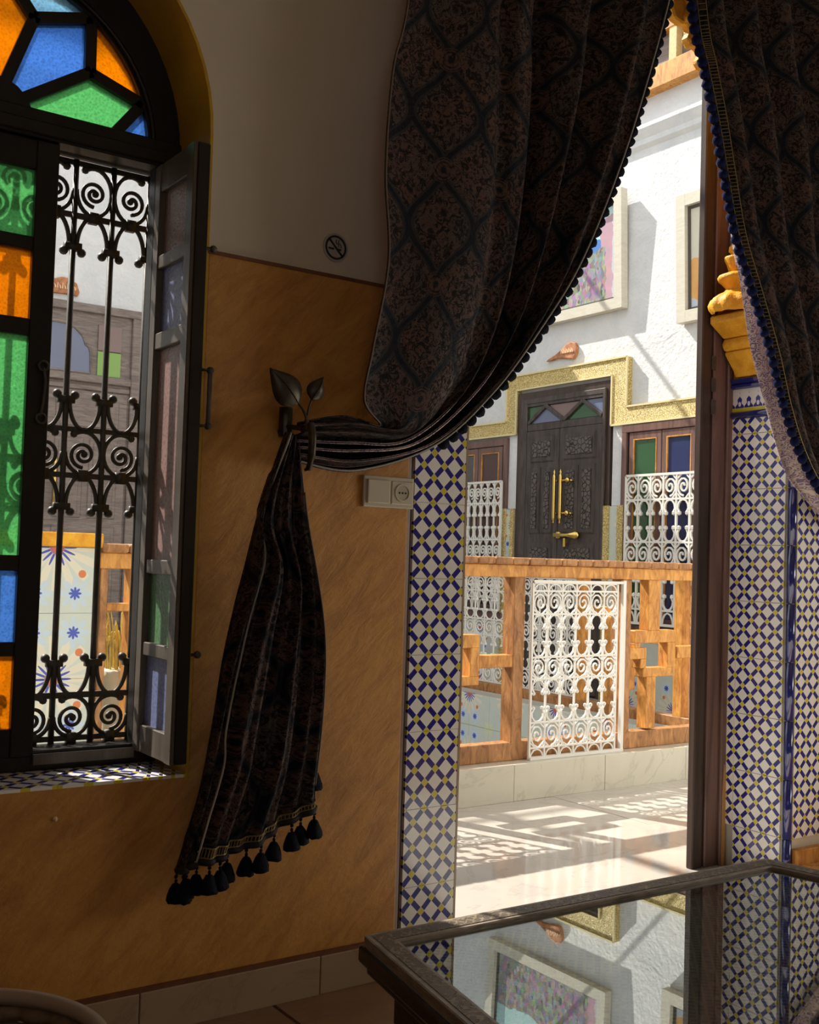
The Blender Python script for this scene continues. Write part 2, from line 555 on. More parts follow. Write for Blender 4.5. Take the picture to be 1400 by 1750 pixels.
mt['pale_wood'] = m_wood('pale_yellow_boards', (.58, .40, .16), (.72, .54, .26), (2, 9, 9), .6, .1)
mt['gold'] = m_gold()
mt['honey'] = m_plaster('honey_stone', (.66, .28, .012), (.86, .44, .035), 16, .5, .55)
mt['kerb'] = m_marble('cream_marble', (.60, .56, .45), (.50, .46, .37), .2)
mt['marble'] = m_marble('polished_pale_marble', (.50, .455, .40), (.42, .38, .34), .07)
mt['marble_white'] = m_marble('white_marble', (.80, .77, .71), (.72, .69, .64), .12)
mt['iron'] = m_plain('dark_iron', (.085, .070, .055), .5, .2, var=.35, bump=.2)
mt['white_iron'] = m_plain('white_painted_iron', (.74, .72, .66), .4)
mt['brass'] = m_plain('brass', (.72, .50, .14), .25, 1)
mt['bronze'] = m_plain('aged_bronze', (.075, .06, .042), .42, .7, var=.4, bump=.2)
mt['curtain'] = m_curtain()
mt['lining'] = m_lining()
mt['cord'] = m_plain('grey_cord', (.34, .30, .26), .6)
mt['piping'] = m_plain('beige_thread', (.15, .11, .085), .5)
mt['braid'] = m_plain('gold_braid', (.30, .22, .09), .45, .3)
mt['braid_dark'] = m_plain('dark_braid', (.012, .010, .014), .7)
mt['navy'] = m_plain('navy_wool', (.006, .009, .050), .95, bump=.8, sc=300, Sheen_Weight=.05, spec=.1)
mt['tassel'] = m_plain('black_navy_silk', (.003, .004, .012), .7, bump=.8, sc=250, spec=.15)
mt['ivory'] = m_plain('ivory_plastic', (.52, .46, .34), .35)
mt['hole'] = m_plain('black_hole', (.01, .01, .01), .8)
mt['sign'] = m_plain('sign_face', (.36, .32, .29), .5)
mt['sign_black'] = m_plain('sign_black', (.012, .01, .009), .5)
mt['frame'] = m_wood('bleached_frame_wood', (.58, .54, .44), (.66, .62, .52), (3, 3, 12), .5, .15)
mt['dark_line'] = m_plain('dark_frame_line', (.08, .07, .06), .6)
mt['pic0'] = m_picture('painting_market', 0)
mt['pic1'] = m_picture('painting_orange', 1)
mt['terracotta'] = m_plain('terracotta_stone', (.56, .24, .11), .8, var=.4, bump=.6, sc=25)
mt['incised'] = m_plain('pale_incision', (.78, .52, .32), .8)
mt['skirting'] = m_marble('beige_skirting_tile', (.34, .24, .15), (.28, .19, .12), .25)
mt['floor'] = m_floor()
mt['table_wood'] = m_wood('grey_brown_oak', (.15, .12, .09), (.34, .28, .22), (5, 5, 30), .4, .4)
mt['table_dark'] = m_wood('ebonised_wood', (.012, .009, .008), (.035, .026, .022), (5, 5, 30), .22, .2)
mt['inlay'] = m_inlay()
mt['inlay_soft'] = m_inlay(True)
mt['straw'] = m_plain('yellow_straw', (.72, .52, .12), .6, var=.3)
mt['basket'] = m_plain('woven_palm', (.20, .13, .075), .75, var=.4, sc=60)
mt['basket_rim'] = m_plain('pale_basket_rim', (.34, .25, .18), .7)
mt['lower'] = m_plain('lower_court_floor', (.42, .38, .33), .6)
mt['scorch'] = m_plain('raw_sapwood', (.50, .25, .08), .6)
GC = dict(green=(.36, .80, .42), orange=(1.0, .50, .01), blue=(.26, .48, .88), sky=(.50, .76, .92),
          purple=(.50, .34, .30), leafblue=(.32, .36, .66), leafgreen=(.18, .42, .18), pink=(.62, .38, .34),
          navy=(.06, .07, .20))
G = {k: m_glass('glass_'+k, v, {'pink': 95, 'purple': 130}.get(k, 150)) for k, v in GC.items()}
for k in ('purple', 'leafblue', 'leafgreen', 'pink'): G[k] = m_glass('frosted_'+k, GC[k], 120, .5, .6, .62)
mt['f_green'] = m_plain('green_glass_dark_room', (.02, .08, .025), .08, spec=.8)
mt['f_blue'] = m_plain('blue_glass_dark_room', (.03, .04, .11), .08, spec=.8)
mt['f_mauve'] = m_plain('mauve_glass', (.20, .13, .12), .2, spec=.6)
mt['f_grey'] = m_plain('slate_glass', (.06, .065, .07), .08, spec=.8)
mt['f_brown'] = m_plain('brown_curtained_glass', (.07, .035, .03), .15, spec=.6)
mt['f_lime'] = m_plain('lime_glass', (.20, .36, .07), .2, spec=.6)
mt['f_steel'] = m_plain('steel_blue_glass', (.13, .15, .24), .15, spec=.7)

# ================================================================== THE ROOM
WT = .27           # wall thickness
wall = MB()
def wrect(x0, x1, z0, z1, y0=0): wall.prism([(x0, z0), (x1, z0), (x1, z1), (x0, z1)], y0, WT)
wrect(-1.8, .14, 0, 4.75); wrect(1.04, 1.64, 0, 4.75); wrect(.14, 1.04, 0, .553)
arc = [(.59+.45*math.cos(a), 2.035+.47*math.sin(a)) for a in [PI*i/28 for i in range(29)]]
wall.prism([(1.04, 4.75), (.14, 4.75)]+arc[::-1], 0, WT)
wrect(3.25, 4.6, 0, 4.75); wrect(1.64, 1.80, 0, 4.75, .012); wrect(1.80, 3.25, 3.05, 4.75)
wall_front = tag(wall.build('wall_front', [mt['white_in']]), 'white plastered wall holding the arched window and the curtained doorway', None, None, 'structure')
# outside skin of the same wall
sk = MB()
sk.box(-1.8, .14, WT, WT+.01, 0, 4.75); sk.box(1.04, 1.8, WT, WT+.01, 0, 4.75); sk.box(.14, 1.04, WT, WT+.01, 0, .553)
sk.prism([(1.04, 4.75), (.14, 4.75)]+arc[::-1], WT, WT+.01); sk.box(3.25, 6.3, WT, WT+.01, 0, 4.75); sk.box(1.8, 3.25, WT, WT+.01, 3.05, 4.75)
sk.build('outer_plaster', mt['white_out'], wall_front)
# ochre dado
da = MB()
da.prism([(-1.8, 0), (1.626, 0), (1.626, 1.76), (1.041, 1.76), (1.041, .553), (.139, .553), (.139, 1.76), (-1.8, 1.76)], -.012, 0)
da.build('ochre_dado', mt['ochre'], wall_front, bevel=.004, seg=2)
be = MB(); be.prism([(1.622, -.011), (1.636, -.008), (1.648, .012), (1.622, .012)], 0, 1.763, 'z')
be.build('shaded_brown_corner', mt['brown_edge'], wall_front)  # brown strip puts the shade of the wall's rounded corner into the colour
be = MB(); be.box(-1.8, .14, -.014, 0, 1.757, 1.765); be.box(1.04, 1.63, -.014, 0, 1.757, 1.765)
be.build('brown_paint_line', mt['brown_edge'], wall_front)
# yellow reveal of the window
rv = MB()
for y0, y1 in ((-.012, WT),):
    inner = [(.59+.444*math.cos(a), 2.035+.464*math.sin(a)) for a in [PI*i/28 for i in range(29)]]
    outer = [(.59+.4515*math.cos(a), 2.035+.4715*math.sin(a)) for a in [PI*i/28 for i in range(29)]]
    rv.prism([(1.034, .553)]+inner+[(.146, .553), (.1385, .553)]+outer[::-1]+[(1.0415, .553)], -.0135, WT)
rv.build('window_reveal', mt['arch_yellow'], wall_front, smooth=False)
nail = MB(); nail.ball((.743, -.013, .49), .006, 6, 4); nail.build('plaster_chip', mt['incised'], wall_front)

# other walls, floor, ceiling
def struct(name, mb, m, label, **k):
    return tag(mb.build(name, m, **k), label, None, None, 'structure')
struct('wall_left', MB().box(-1.9, -1.8, -4.3, 0, 0, 3.3), mt['ochre'], 'ochre plastered side wall of the room, out of view')
def holed(ax, a0, a1, t0, t1, h0, h1, z0, z1):
    m = MB()
    for (p, q, c, d) in ((a0, h0, 0, 3.3), (h1, a1, 0, 3.3), (h0, h1, 0, z0), (h0, h1, z1, 3.3)):
        if ax == 'x': m.box(p, q, t0, t1, c, d)
        else: m.box(t0, t1, p, q, c, d)
    return m
struct('wall_back', holed('x', -1.9, 4.7, -4.4, -4.3, -1.15, .05, 1.15, 2.35), mt['white_in'], 'white back wall of the room behind the viewer')
struct('wall_right', holed('y', -4.3, WT, 4.6, 4.7, -2.4, -1.1, .9, 2.0), mt['white_in'], 'white right side wall of the room, out of view')
struct('ceiling', MB().box(-1.9, 4.7, -4.4, 0, 3.3, 3.42), mt['white_in'], 'white ceiling of the room, out of view')
floor = struct('floor', MB().box(-1.9, 4.7, -4.4, 0.0, -.12, -.006), mt['floor'], 'dim brown tiled floor of the room')
tm = MB().box(.001, .449, .001, .449, -.006, 0).mesh('floor_tile', mt['floor'])
bm_ = MB()
for i in range(9): bm_.box(.46, .52, .02+i*.048, .05+i*.048, 0, .003)
for i in range(-2, 8):
    for j in range(-5, 0):
        o = inst(tm, 'floor_tile', (i*.46-.1, j*.46, 0), floor)
for i in range(5):
    for j in range(3):
        MB().box(1.742+i*.57+.001, 1.742+(i+1)*.57-.001, -1.72+j*.573+.001, -1.72+(j+1)*.573-.001, -.006, .003).build('bounce_slab', mt['marble_white'], floor)  # unseen white slabs added inside the door to bounce sun onto jamb and plaster
base = struct('baseboard_front', MB().box(-1.8, 1.64, -.016, -.012, 0, .088), mt['grout'], 'beige tiled skirting under the ochre wall')
xs = [-1.8, -1.4, -.95, -.50, -.05, .40, .943, 1.40, 1.655]
for a, b in zip(xs[:-1], xs[1:]):
    MB().box(a+.0015, b-.0015, -.026, -.015, 0, .091).build('skirting_tile', mt['skirting'], base, bevel=.002)
MB().box(-1.8, 1.65, -.022, -.012, .091, .1).build('skirting_cap', mt['brown_edge'], base)

# ------------------------------------------------------------------ doorway: tiled pilaster, tiled jamb, arch
tile_h = .2
def tile_mesh(wd, ht=tile_h, u0=0.0, v0=0.0):
    b = MB(); g = .0012
    b.box(g, wd-g, 0, .008, g, ht-g)
    b.uv = [(p[0]+u0, p[2]+v0) for p in b.v]
    return b.mesh('tile', [mt['tile']])
pil = struct('trim_1', MB().box(1.648, 1.818, .004, .02, 0, 3.05), mt['grout'], 'left door pilaster of blue, white and yellow lozenge tiles')
tmL = tile_mesh(.168, u0=.0045)
for k in range(16):
    if k == 0:
        inst(tile_mesh(.168, .013, .0045, .187), 'tile', (1.649, -.004, 0), pil)
    zz = .013+k*.2
    if zz > 2.95: continue
    inst(tmL, 'tile', (1.649, -.004+random.uniform(-.0006, .0006), zz), pil)
MB().box(1.818, 1.824, -.004, WT, 0, 3.05).build('edge_strip', mt['skirting'], pil)

jam = struct('wall_jamb_right', MB().box(3.248, 3.26, .0, WT, 0, 3.05), mt['grout'], 'right door jamb of lozenge tiles with blue frieze')
# tiles facing -X: built facing -Y then turned by -90 degrees
tw = tile_mesh(.2); tn = tile_mesh(.042, u0=.158)
twc = tile_mesh(.2, .058, 0, 0); tnc = tile_mesh(.042, .058, .158, 0)
b0 = .15
inst(tile_mesh(.2, .15, 0, .05), 'tile', (3.24, .228, 0), jam, -PI/2)
for k in range(7):
    zz = b0+k*.2
    inst(tw, 'tile', (3.24+random.uniform(-.0006, .0006), .228, zz), jam, -PI/2)
    inst(tn, 'tile', (3.24, .270, zz), jam, -PI/2)
inst(twc, 'tile', (3.24, .228, 1.55), jam, -PI/2); inst(tnc, 'tile', (3.24, .270, 1.55), jam, -PI/2)
m = MB(); m.tube([(3.238, .27, 1.621), (3.238, -.008, 1.621)], .013, 10); m.build('cobalt_moulding', mt['cobalt'], jam, True)
MB().box(3.238, 3.25, -.005, .27, 1.634, 1.645).build('yellow_border', mt['yellow_glaze'], jam)
fz = MB(); fz.box(0, .275, 0, .008, 0, .07); fz.uv = [(p[0], p[2]/.07) for p in fz.v]
inst(fz.mesh('frieze_tile', mt['frieze']), 'frieze_tile', (3.24, .27, 1.645), jam, -PI/2)
m = MB(); m.prism([(3.236, 1.715), (3.225, 1.72), (3.225, 1.728), (3.232, 1.732), (3.226, 1.738), (3.222, 1.75), (3.25, 1.754), (3.25, 1.715)], -.01, .27)
m.build('blue_cornice', mt['cobalt'], jam)
MB().box(3.242, 3.25, -.002, .27, 1.754, 3.05).build('yellow_jamb_plaster', mt['honey'], jam)
# cobalt quarter-round on the corner, in lengths
for k in range(9):
    z0 = -.05+k*.2
    m = MB(); m.tube([(3.247, .004, max(0, z0)+.0015), (3.247, .004, z0+.1985)], .016, 10)
    m.build('corner_bead', mt['cobalt'], jam, True)
# room-facing tiles right of the doorway
wr = struct('trim_2', MB().box(3.262, 4.6, .002, .01, 0, 1.61), mt['grout'], 'lozenge-tiled wainscot right of the doorway')
tr = tile_mesh(.2)
for i in range(6):
    for k in range(7):
        inst(tr, 'tile', (3.262+i*.2, -.006+random.uniform(-.0005, .0005), .15+k*.2), wr)
m = MB(); m.box(3.262, 4.6, -.004, .004, 0, .115); m.build('ochre_base_strip', mt['skirting'], wr)
ledge = thing('wooden_bench', (3.8, -.25, 0), 'orange wooden ledge at the foot of the right tiled wall', 'bench')
MB().box(3.262, 4.5, -.035, -.006, 0, .118).build('back_board', mt['cedar'], ledge, bevel=.003)
MB().box(3.20, 4.5, -.62, -.037, .035, .07).build('seat', mt['cedar'], ledge, bevel=.004)
for x in (3.24, 4.40):
    for y in (-.58, -.08): MB().box(x, x+.05, y, y+.04, 0, .035).build('leg', mt['cedar'], ledge)

# cusped arch in the doorway
def lobes():
    pts = [(3.235, 2.10), (3.225, 2.16), (3.16, 2.19), (3.15, 2.23), (3.18, 2.27), (3.15, 2.32), (3.09, 2.33), (3.075, 2.37),
           (3.10, 2.42), (3.08, 2.47), (3.03, 2.48), (3.015, 2.52), (3.04, 2.57), (3.01, 2.61), (2.96, 2.615), (2.945, 2.65),
           (2.955, 2.69), (2.925, 2.715), (2.90, 2.71), (2.88, 2.725), (2.862, 2.743), (2.847, 2.739), (2.823, 2.76), (2.84, 2.781), (2.834, 2.797), (2.81, 2.808),
           (2.79, 2.796), (2.781, 2.809), (2.766, 2.817), (2.78, 2.845), (2.774, 2.859), (2.759, 2.868), (2.742, 2.859),
           (2.731, 2.864), (2.705, 2.869), (2.69, 2.90), (2.705, 2.93), (2.67, 2.96), (2.62, 2.955), (2.60, 2.99), (2.56, 3.0), (2.53, 3.04)]
    return [(min(x-.006, 3.247), z) for x, z in pts]
lp = lobes()
mirror = [(5.24-x, z) for x, z in lp][::-1]
mirror = [(max(1.826, x), z) for x, z in mirror]
ar = MB(); ar.prism([(3.248, lp[0][1])]+lp+mirror+[(1.826, 3.3), (3.248, 3.3)], .085, .12)
arch = struct('trim_3', ar, mt['honey'], 'honey-coloured cusped plaster arch over the doorway', bevel=.006)
# raised rib with leaf knobs following the lobes
rb = MB(); off = [(x+.06, .081, z+.06) for x, z in lp if z > 2.2]
rb.tube(cr(off, 2), .016, 6)
rb.build('arch_rib', mt['honey'], arch, True)
kn = MB()
for i in range(6, len(lp)-2, 3): kn.ball((lp[i][0]+.025, .088, lp[i][1]+.025), .020, 7, 5, (1, .8, 1))
kn.build('leaf_knobs', mt['honey'], arch, True)

# corbel on the jamb
cx, cy = 3.15, .13
corb = thing('corbel', (3.2, cy, 1.757), 'honey-yellow carved turban-shaped corbel above the blue tile frieze', 'corbel')
def sqring(levels, nm, mat, bev=.006):
    b = MB(); vs = []; k = len(levels)
    for hx, hy, z in levels:
        x0 = 3.2415-hx*2
        vs += [(x0, cy-hy, z), (3.2415, cy-hy, z), (3.2415, cy+hy, z), (x0, cy+hy, z)]
    fs = [(i*4+j, i*4+(j+1) % 4, (i+1)*4+(j+1) % 4, (i+1)*4+j) for i in range(k-1) for j in range(4)]
    fs += [(3, 2, 1, 0), tuple((k-1)*4+j for j in range(4))]
    b.add(vs, fs)
    return b.build(nm, mat, corb, bevel=bev, seg=2)
sqring([(.008, .110, 1.757), (.012, .118, 1.785), (.024, .128, 1.828), (.027, .132, 1.842), (.025, .130, 1.850)], 'tapered_block', mt['honey'])
sqring([(.030, .130, 1.850), (.034, .134, 1.872), (.030, .130, 1.895)], 'abacus', mt['honey'])
sqring([(.032, .130, 1.895), (.045, .134, 1.915), (.064, .138, 1.942), (.064, .138, 1.968), (.056, .132, 1.974)], 'flared_plate', mt['honey'])
cy2 = .185
m = MB(); n = 48; prof = [(.070, 1.970), (.080, 1.985), (.083, 2.00), (.076, 2.02), (.058, 2.035), (.040, 2.045), (.034, 2.052)]
vs = []
for r, z in prof:
    for j in range(n):
        a = 2*PI*j/n; q = r*(1+.16*abs(math.sin(a*5)))
        vs.append((cx+q*math.cos(a), cy2+q*math.sin(a), z))
m.add(vs, [(i*n+j, i*n+(j+1) % n, (i+1)*n+(j+1) % n, (i+1)*n+j) for i in range(len(prof)-1) for j in range(n)])
m.build('ribbed_dome', mt['honey'], corb, True)
m = MB(); m.lathe([(.034, 2.05), (.036, 2.062), (.050, 2.078), (.062, 2.088), (.065, 2.098), (.060, 2.106), (.044, 2.112), (.030, 2.118)], (cx, cy2, 0), 20)
m.build('flared_neck', mt['honey'], corb, True)
m = MB(); m.lathe([(.026, 2.118), (.028, 2.128), (.034, 2.148), (.042, 2.165), (.042, 2.173), (.026, 2.178), (.018, 2.186), (.028, 2.195), (.026, 2.21), (.014, 2.222), (.012, 2.24), (.006, 2.26), (.001, 2.29)], (cx, cy2, 0), 14)
m.build('finial', mt['honey'], corb, True)

# door frame posts on the outer side
dfr = struct('door_1', MB().box(3.086, 3.137, .275, .305, 0, 2.92), mt['blackbrown_wood'], 'dark wooden door frame standing in the doorway', bevel=.004)
m = MB(); m.box(3.150, 3.245, .275, .33, 0, 2.92); m.box(3.215, 3.245, .262, .275, 0, 2.92)
m.build('frame_post', mt['brown_wood'], dfr, bevel=.004)
m = MB(); m.tube([(3.143, .30, 0), (3.145, .298, .9), (3.143, .30, 1.6), (3.144, .30, 2.9)], .007, 6); m.build('pale_gap_light', mt['skirting'], dfr)  # pale tube paints in the light gap between post and frame
m = MB(); m.prism([(3.222, .0), (3.238, 0), (3.238, .30), (3.23, .36), (3.222, .25)], .258, .262); m.build('bare_wood_splinter', mt['scorch'], dfr)
m = MB()
for z in (1.62, 1.70, 1.78): m.box(3.132, 3.155, .270, .276, z, z+.05)
m.build('hinge', mt['iron'], dfr)

# ================================================================== THE ARCHED WINDOW
win = tag(MB().box(.18, 1.03, .17, .215, .553, .603).build('window_1', mt['dark_wood'], bevel=.004), 'arched window with coloured glass fanlight and one open leaf', None, None, 'structure')
WY0, WY1 = .165, .205
fr = MB()
fr.box(.146, .205, WY0, WY1, .553, 2.06); fr.box(.975, 1.034, WY0, WY1, .553, 2.06)
fr.box(.146, 1.034, WY0-.012, WY1, 1.993, 2.058)
fr.box(.146, 1.034, WY0-.018, WY0-.012, 2.0, 2.03)
fr.build('frame', mt['dark_wood'], win, bevel=.003)
# fanlight ring
ri = MB(); cx0, cz0 = .59, 2.035
RX, RZ = .362, .338
N = 30
inn = [(cx0+RX*math.cos(a), cz0+RZ*math.sin(a)) for a in [PI*i/N for i in range(N+1)]]
out = [(cx0+.446*math.cos(a), cz0+.466*math.sin(a)) for a in [PI*i/N for i in range(N+1)]]
ri.prism(inn+out[::-1], WY0, WY1); ri.build('fanlight_ring', mt['dark_wood'], win)
ri = MB()
inn2 = [(cx0+(RX+.012)*math.cos(a), WY0-.004, cz0+(RZ+.012)*math.sin(a)) for a in [PI*i/N for i in range(N+1)]]
ri.tube(inn2, .006, 6); ri.build('ring_bead', mt['dark_wood'], win, True)
def pol(r, adeg):
    a = math.radians(adeg); e = r/.35
    return (cx0+e*RX*math.cos(a), cz0+e*RZ*math.sin(a))
mul = MB()
def mbar(p, q, wd=.026, d=.03):
    mul.bar((p[0], WY0+.018, p[1]), (q[0], WY0+.018, q[1]), d, wd, up=(-(q[1]-p[1]), 0, q[0]-p[0]))
hub = [pol(.085, 180*i/10) for i in range(11)]
mul.prism(hub+[(cx0-.085, 2.03), (cx0+.085, 2.03)], WY0, WY1)
for k in range(0, 6):
    a = 36*k
    if 0 < k < 5: mbar(pol(.07, a), pol(.262, a))
    if k < 5:
        tip = pol(.352, a+18)
        mbar(pol(.258, a), tip); mbar(tip, pol(.258, a+36))
mul.build('glazing_bars', mt['dark_wood'], win)
pc = ['green', 'blue', 'orange', 'green', 'blue']
for k in range(5):
    a = 36*k
    poly = [pol(.08, a), pol(.262, a), pol(.356, a+18), pol(.262, a+36), pol(.08, a+36)]
    MB().prism(poly, WY0+.016, WY0+.020).build('pane', G[pc[k]], win)
tc = ['blue', 'orange', 'sky', 'orange', 'green', 'blue']
for k in range(6):
    a = 36*k
    lo, hi = max(a-18, 0), min(a+18, 180)
    poly = [pol(.262 if 0 < k < 5 else .258, a)] + [pol(.357, lo+(hi-lo)*i/6) for i in range(7)]
    MB().prism(poly, WY0+.015, WY0+.019).build('pane', G[tc[k]], win)
# leaves and the fixed centre
ZP = [(1.768, 1.925), (1.580, 1.738), (1.043, 1.543), (.849, 1.010), (.655, .818)]
def leaf(name, x0, x1, st, cols, parent, th=.035):
    """sash lying in the plane y=0 facing -Y, returns it at the origin"""
    b = MB(); z0, z1 = .592, 1.992
    b.box(x0, x0+st, 0, th, z0, z1); b.box(x1-st, x1, 0, th, z0, z1)
    zs = [z1]+[z for p in ZP[::1] for z in (p[1], p[0])]+[z0]
    for i in range(0, len(zs), 2):
        b.box(x0+st, x1-st, .003, th-.003, zs[i+1], zs[i])
    s = b.build(name, mt['dark_wood'], parent, bevel=.002)
    for (a, c), g in zip(ZP, cols):
        MB().box(x0+st-.003, x1-st+.003, th*.45, th*.45+.004, a-.003, c+.003).build('pane', G[g], s)
    return s
def shift(s, loc, rz=0):
    s.location = loc; s.rotation_euler = (0, 0, rz)
c = leaf('fixed_sash', .44, .742, .050, ['green', 'orange', 'green', 'blue', 'orange'], None)
shift(c, (0, WY0, 0)); attach(c, win)
l2 = leaf('closed_leaf', .207, .438, .036, ['purple', 'leafblue', 'pink', 'leafgreen', 'leafblue'], None)
shift(l2, (0, WY0, 0)); attach(l2, win)
l3 = leaf('open_leaf', 0, .235, .038, ['purple', 'leafblue', 'pink', 'leafgreen', 'leafblue'], None)
for p in (l3,): p.data.materials[0] = mt['leaf_wood']
l3.rotation_euler = (0, 0, -PI/2); l3.location = (.975, .172, 0)
tag(l3, 'open leaf turned into the room')
attach(l3, win)
m = MB(); m.box(.984, 1.012, -.0665, -.0600, .594, 1.990); m.box(1.012, 1.018, -.05, -.03, .6, 1.985)
m.build('leaf_edge', mt['dark_wood'], win, bevel=.002)
# black pull handle, knobs
m = MB()
m.tube([(1.010, -.045, 1.478), (1.040, -.050, 1.478), (1.040, -.050, 1.352), (1.010, -.045, 1.350)], .0055, 8)
for z in (1.478, 1.351): m.ball((1.040, -.05, z), .009, 8, 5)
m.build('pull_handle', mt['iron'], win, True)
m = MB()
for z in (1.757, .833):
    m.tube([(1.01, -.045, z), (1.032, -.05, z)], .004, 6); m.ball((1.036, -.05, z), .009, 8, 5)
m.build('leaf_knob', mt['iron'], win, True)
m = MB(); pts = [(.725, WY0-.008, 1.470), (.729, WY0-.012, 1.44), (.727, WY0-.012, 1.40), (.724, WY0-.012, 1.375), (.722, WY0-.008, 1.36)]
m.tube(cr(pts, 4), .0032, 6)
for z in (1.475, 1.355):
    m.tube([(.724+.011*math.cos(a), WY0-.010, z+.011*math.sin(a)) for a in [2*PI*i/12 for i in range(12)]], .003, 6, True)
m.build('hook_latch', mt['iron'], win, True)
m = MB(); m.box(.742, .975, WY0-.01, WY0, .575, .597); m.build('sill_rail', mt['leaf_wood'], win)
# tiled sill
sill = struct('window_sill', MB().box(.146, 1.034, -.0135, WY0, .540, .5535), mt['ochre'], 'tiled window sill with blue and white lozenges')
sm = MB(); sm.box(0, .2, 0, .176, 0, .006); sm.uv = [(p[0], p[1]) for p in sm.v]
smm = sm.mesh('tile', mt['tile'])
for i in range(4): inst(smm, 'tile', (.146+i*.2, -.0135, .5537), sill, 0, (.99, 1, 1))
inst(smm, 'tile', (.946, -.0135, .5537), sill, 0, (.44, 1, 1))

# wrought iron grille
gr = thing('window_grille', (.6, .255, .56), 'dark wrought-iron scroll grille outside the arched window', 'grille')
GY = .262
xb = [.0+.811+.0935*k for k in range(-7, 3)]
xb = [x for x in xb if .15 < x < 1.03]
for x in xb:
    m = MB(); m.tube([(x, GY, .60), (x, GY, 1.3), (x, GY, 2.0)], .0074, 8); m.build('bar', mt['iron'], gr, True)
for z in (1.993, 1.865, 1.349, 1.238, .714, .612):
    m = MB(); m.box(.15, 1.032, GY-.003, GY+.003, z-.006, z+.006); m.build('flat_bar', mt['iron'], gr)
tp = MB(); tp.box(.15, 1.032, .208, .268, 2.004, 2.06); tp.box(.15, 1.032, .216, .268, .553, .600)
tp.build('outer_head_and_sill_board', mt['dark_wood'], win)
p = .0935
def spiral(m, cx, cz, R, r, flip, y=GY, n=6, turns=2.1, steps=34, start=-90):
    pts = []
    for i in range(steps+1):
        t = i/steps
        a = math.radians(start+(1 if flip > 0 else -1)*360*turns*t)
        q = R*(1-t)**.85*.93+R*.10
        pts.append((cx+q*math.cos(a), y, cz+q*math.sin(a)))
    m.tube(pts, r, n)
    m.ball(pts[-1], r*1.8, 6, 4)
def arcpts(cx, cz, rx, rz, a0, a1, k=10, y=GY):
    return [(cx+rx*math.cos(math.radians(a0+(a1-a0)*i/k)), y, cz+rz*math.sin(math.radians(a0+(a1-a0)*i/k))) for i in range(k+1)]
cells = [xb[0]-p]+xb
for ci, x in enumerate(cells):
    cxm = x+p/2
    if cxm > 1.03 or cxm < .16: continue
    f = 1 if ci % 2 else -1
    for (zb, zt, zc, up) in ((1.865, 1.993, 1.915, 0), (1.238, 1.349, 1.295, 1), (.612, .714, .665, 1)):
        m = MB()
        h = (zt-zb)/2; zc = (zb+zt)/2
        # a C-scroll: outer arc from the top knob round the side to the lower bar, inner spiral
        m.tube([(a, y, b) for a, y, b in arcpts(cxm, zc, p*.46, h*.92, 60 if f > 0 else 120, (270), 14)] if f > 0 else arcpts(cxm, zc, p*.46, h*.92, 120, -90, 14), .0054, 6)
        m.ball((cxm+f*p*.26, GY, zc+h*.80), .0100, 6, 4)
        spiral(m, cxm, zc-.004, p*.33, .0050, f, start=-90+0, turns=1.7)
        m.tube(arcpts(cxm, zc, p*.46, h*.92, -90, 0 if f > 0 else -180, 8), .0054, 6)
        m.box(cxm-.011, cxm+.011, GY-.009, GY+.009, zb-.013, zb+.013)
        m.build('scroll', mt['iron'], gr, True)
for x in xb:
    for (zbar, zcol, dn) in ((1.865, 1.784, -1), (1.238, 1.159, -1), (1.349, 1.423, 1), (.714, .794, 1)):
        m = MB(); h = abs(zcol-zbar)
        for sd in (-1, 1):
            xc = x+sd*p/2
            if not (.15 < xc < 1.035): continue
            pts = []
            for i in range(11):
                t = i/10
                a = PI/2*t
                pts.append((xc-sd*(p*.40)*math.sin(a), GY, zbar+dn*h*.93*(1-math.cos(a))))
            pts.append((x+sd*.012, GY, zcol-dn*.004))
            m.tube(pts, .0056, 6)
            m.ball((x+sd*.0215, GY, zcol+dn*.008), .0112, 8, 5)
        m.box(x-.019, x+.019, GY-.009, GY+.009, zcol-.008-dn*.004, zcol+.008-dn*.004)
        m.build('volute_collar', mt['iron'], gr, True)

# ================================================================== ON THE WALL
sg = thing('no_smoking_sign', (1.387, -.001, 1.837), 'small round black and grey no-smoking sign on the white wall', 'sign')
SX, SZ = 1.387, 1.837
m = MB(); m.prism([(SX+.036*math.cos(2*PI*i/32), SZ+.036*math.sin(2*PI*i/32)) for i in range(32)], -.003, 0); m.build('disc', mt['sign'], sg)
def ring(m, cx, cz, r1, r2, y0, y1, n=32):
    vs = [(cx+r*math.cos(2*PI*i/n), y, cz+r*math.sin(2*PI*i/n)) for y in (y0, y1) for r in (r1, r2) for i in range(n)]
    fs = []
    for i in range(n):
        j = (i+1) % n
        fs += [(i, j, n+j, n+i), (2*n+i, 3*n+i, 3*n+j, 2*n+j), (n+i, n+j, 3*n+j, 3*n+i), (i, 2*n+i, 2*n+j, j)]
    m.add(vs, fs)
m = MB(); ring(m, SX, SZ, .0255, .0305, -.0042, -.003)
m.bar((SX-.021, -.0036, SZ+.021), (SX+.021, -.0036, SZ-.021), .0012, .005, up=(1, 0, 1)); m.build('ring_and_slash', mt['sign_black'], sg)
m = MB(); m.bar((SX-.021, -.0034, SZ-.004), (SX-.005, -.0034, SZ-.004), .001, .0045, up=(0, 0, 1))
m.bar((SX+.004, -.0034, SZ-.004), (SX+.016, -.0034, SZ-.004), .001, .0045, up=(0, 0, 1))
for dx in (0, .007):
    m.tube(cr([(SX+dx+.002, -.0035, SZ+.020), (SX+dx+.0, -.0035, SZ+.013), (SX+dx+.007, -.0035, SZ+.008), (SX+dx+.008, -.0035, SZ+.001)], 4), .0012, 5)
m.build('cigarette', mt['sign_black'], sg)

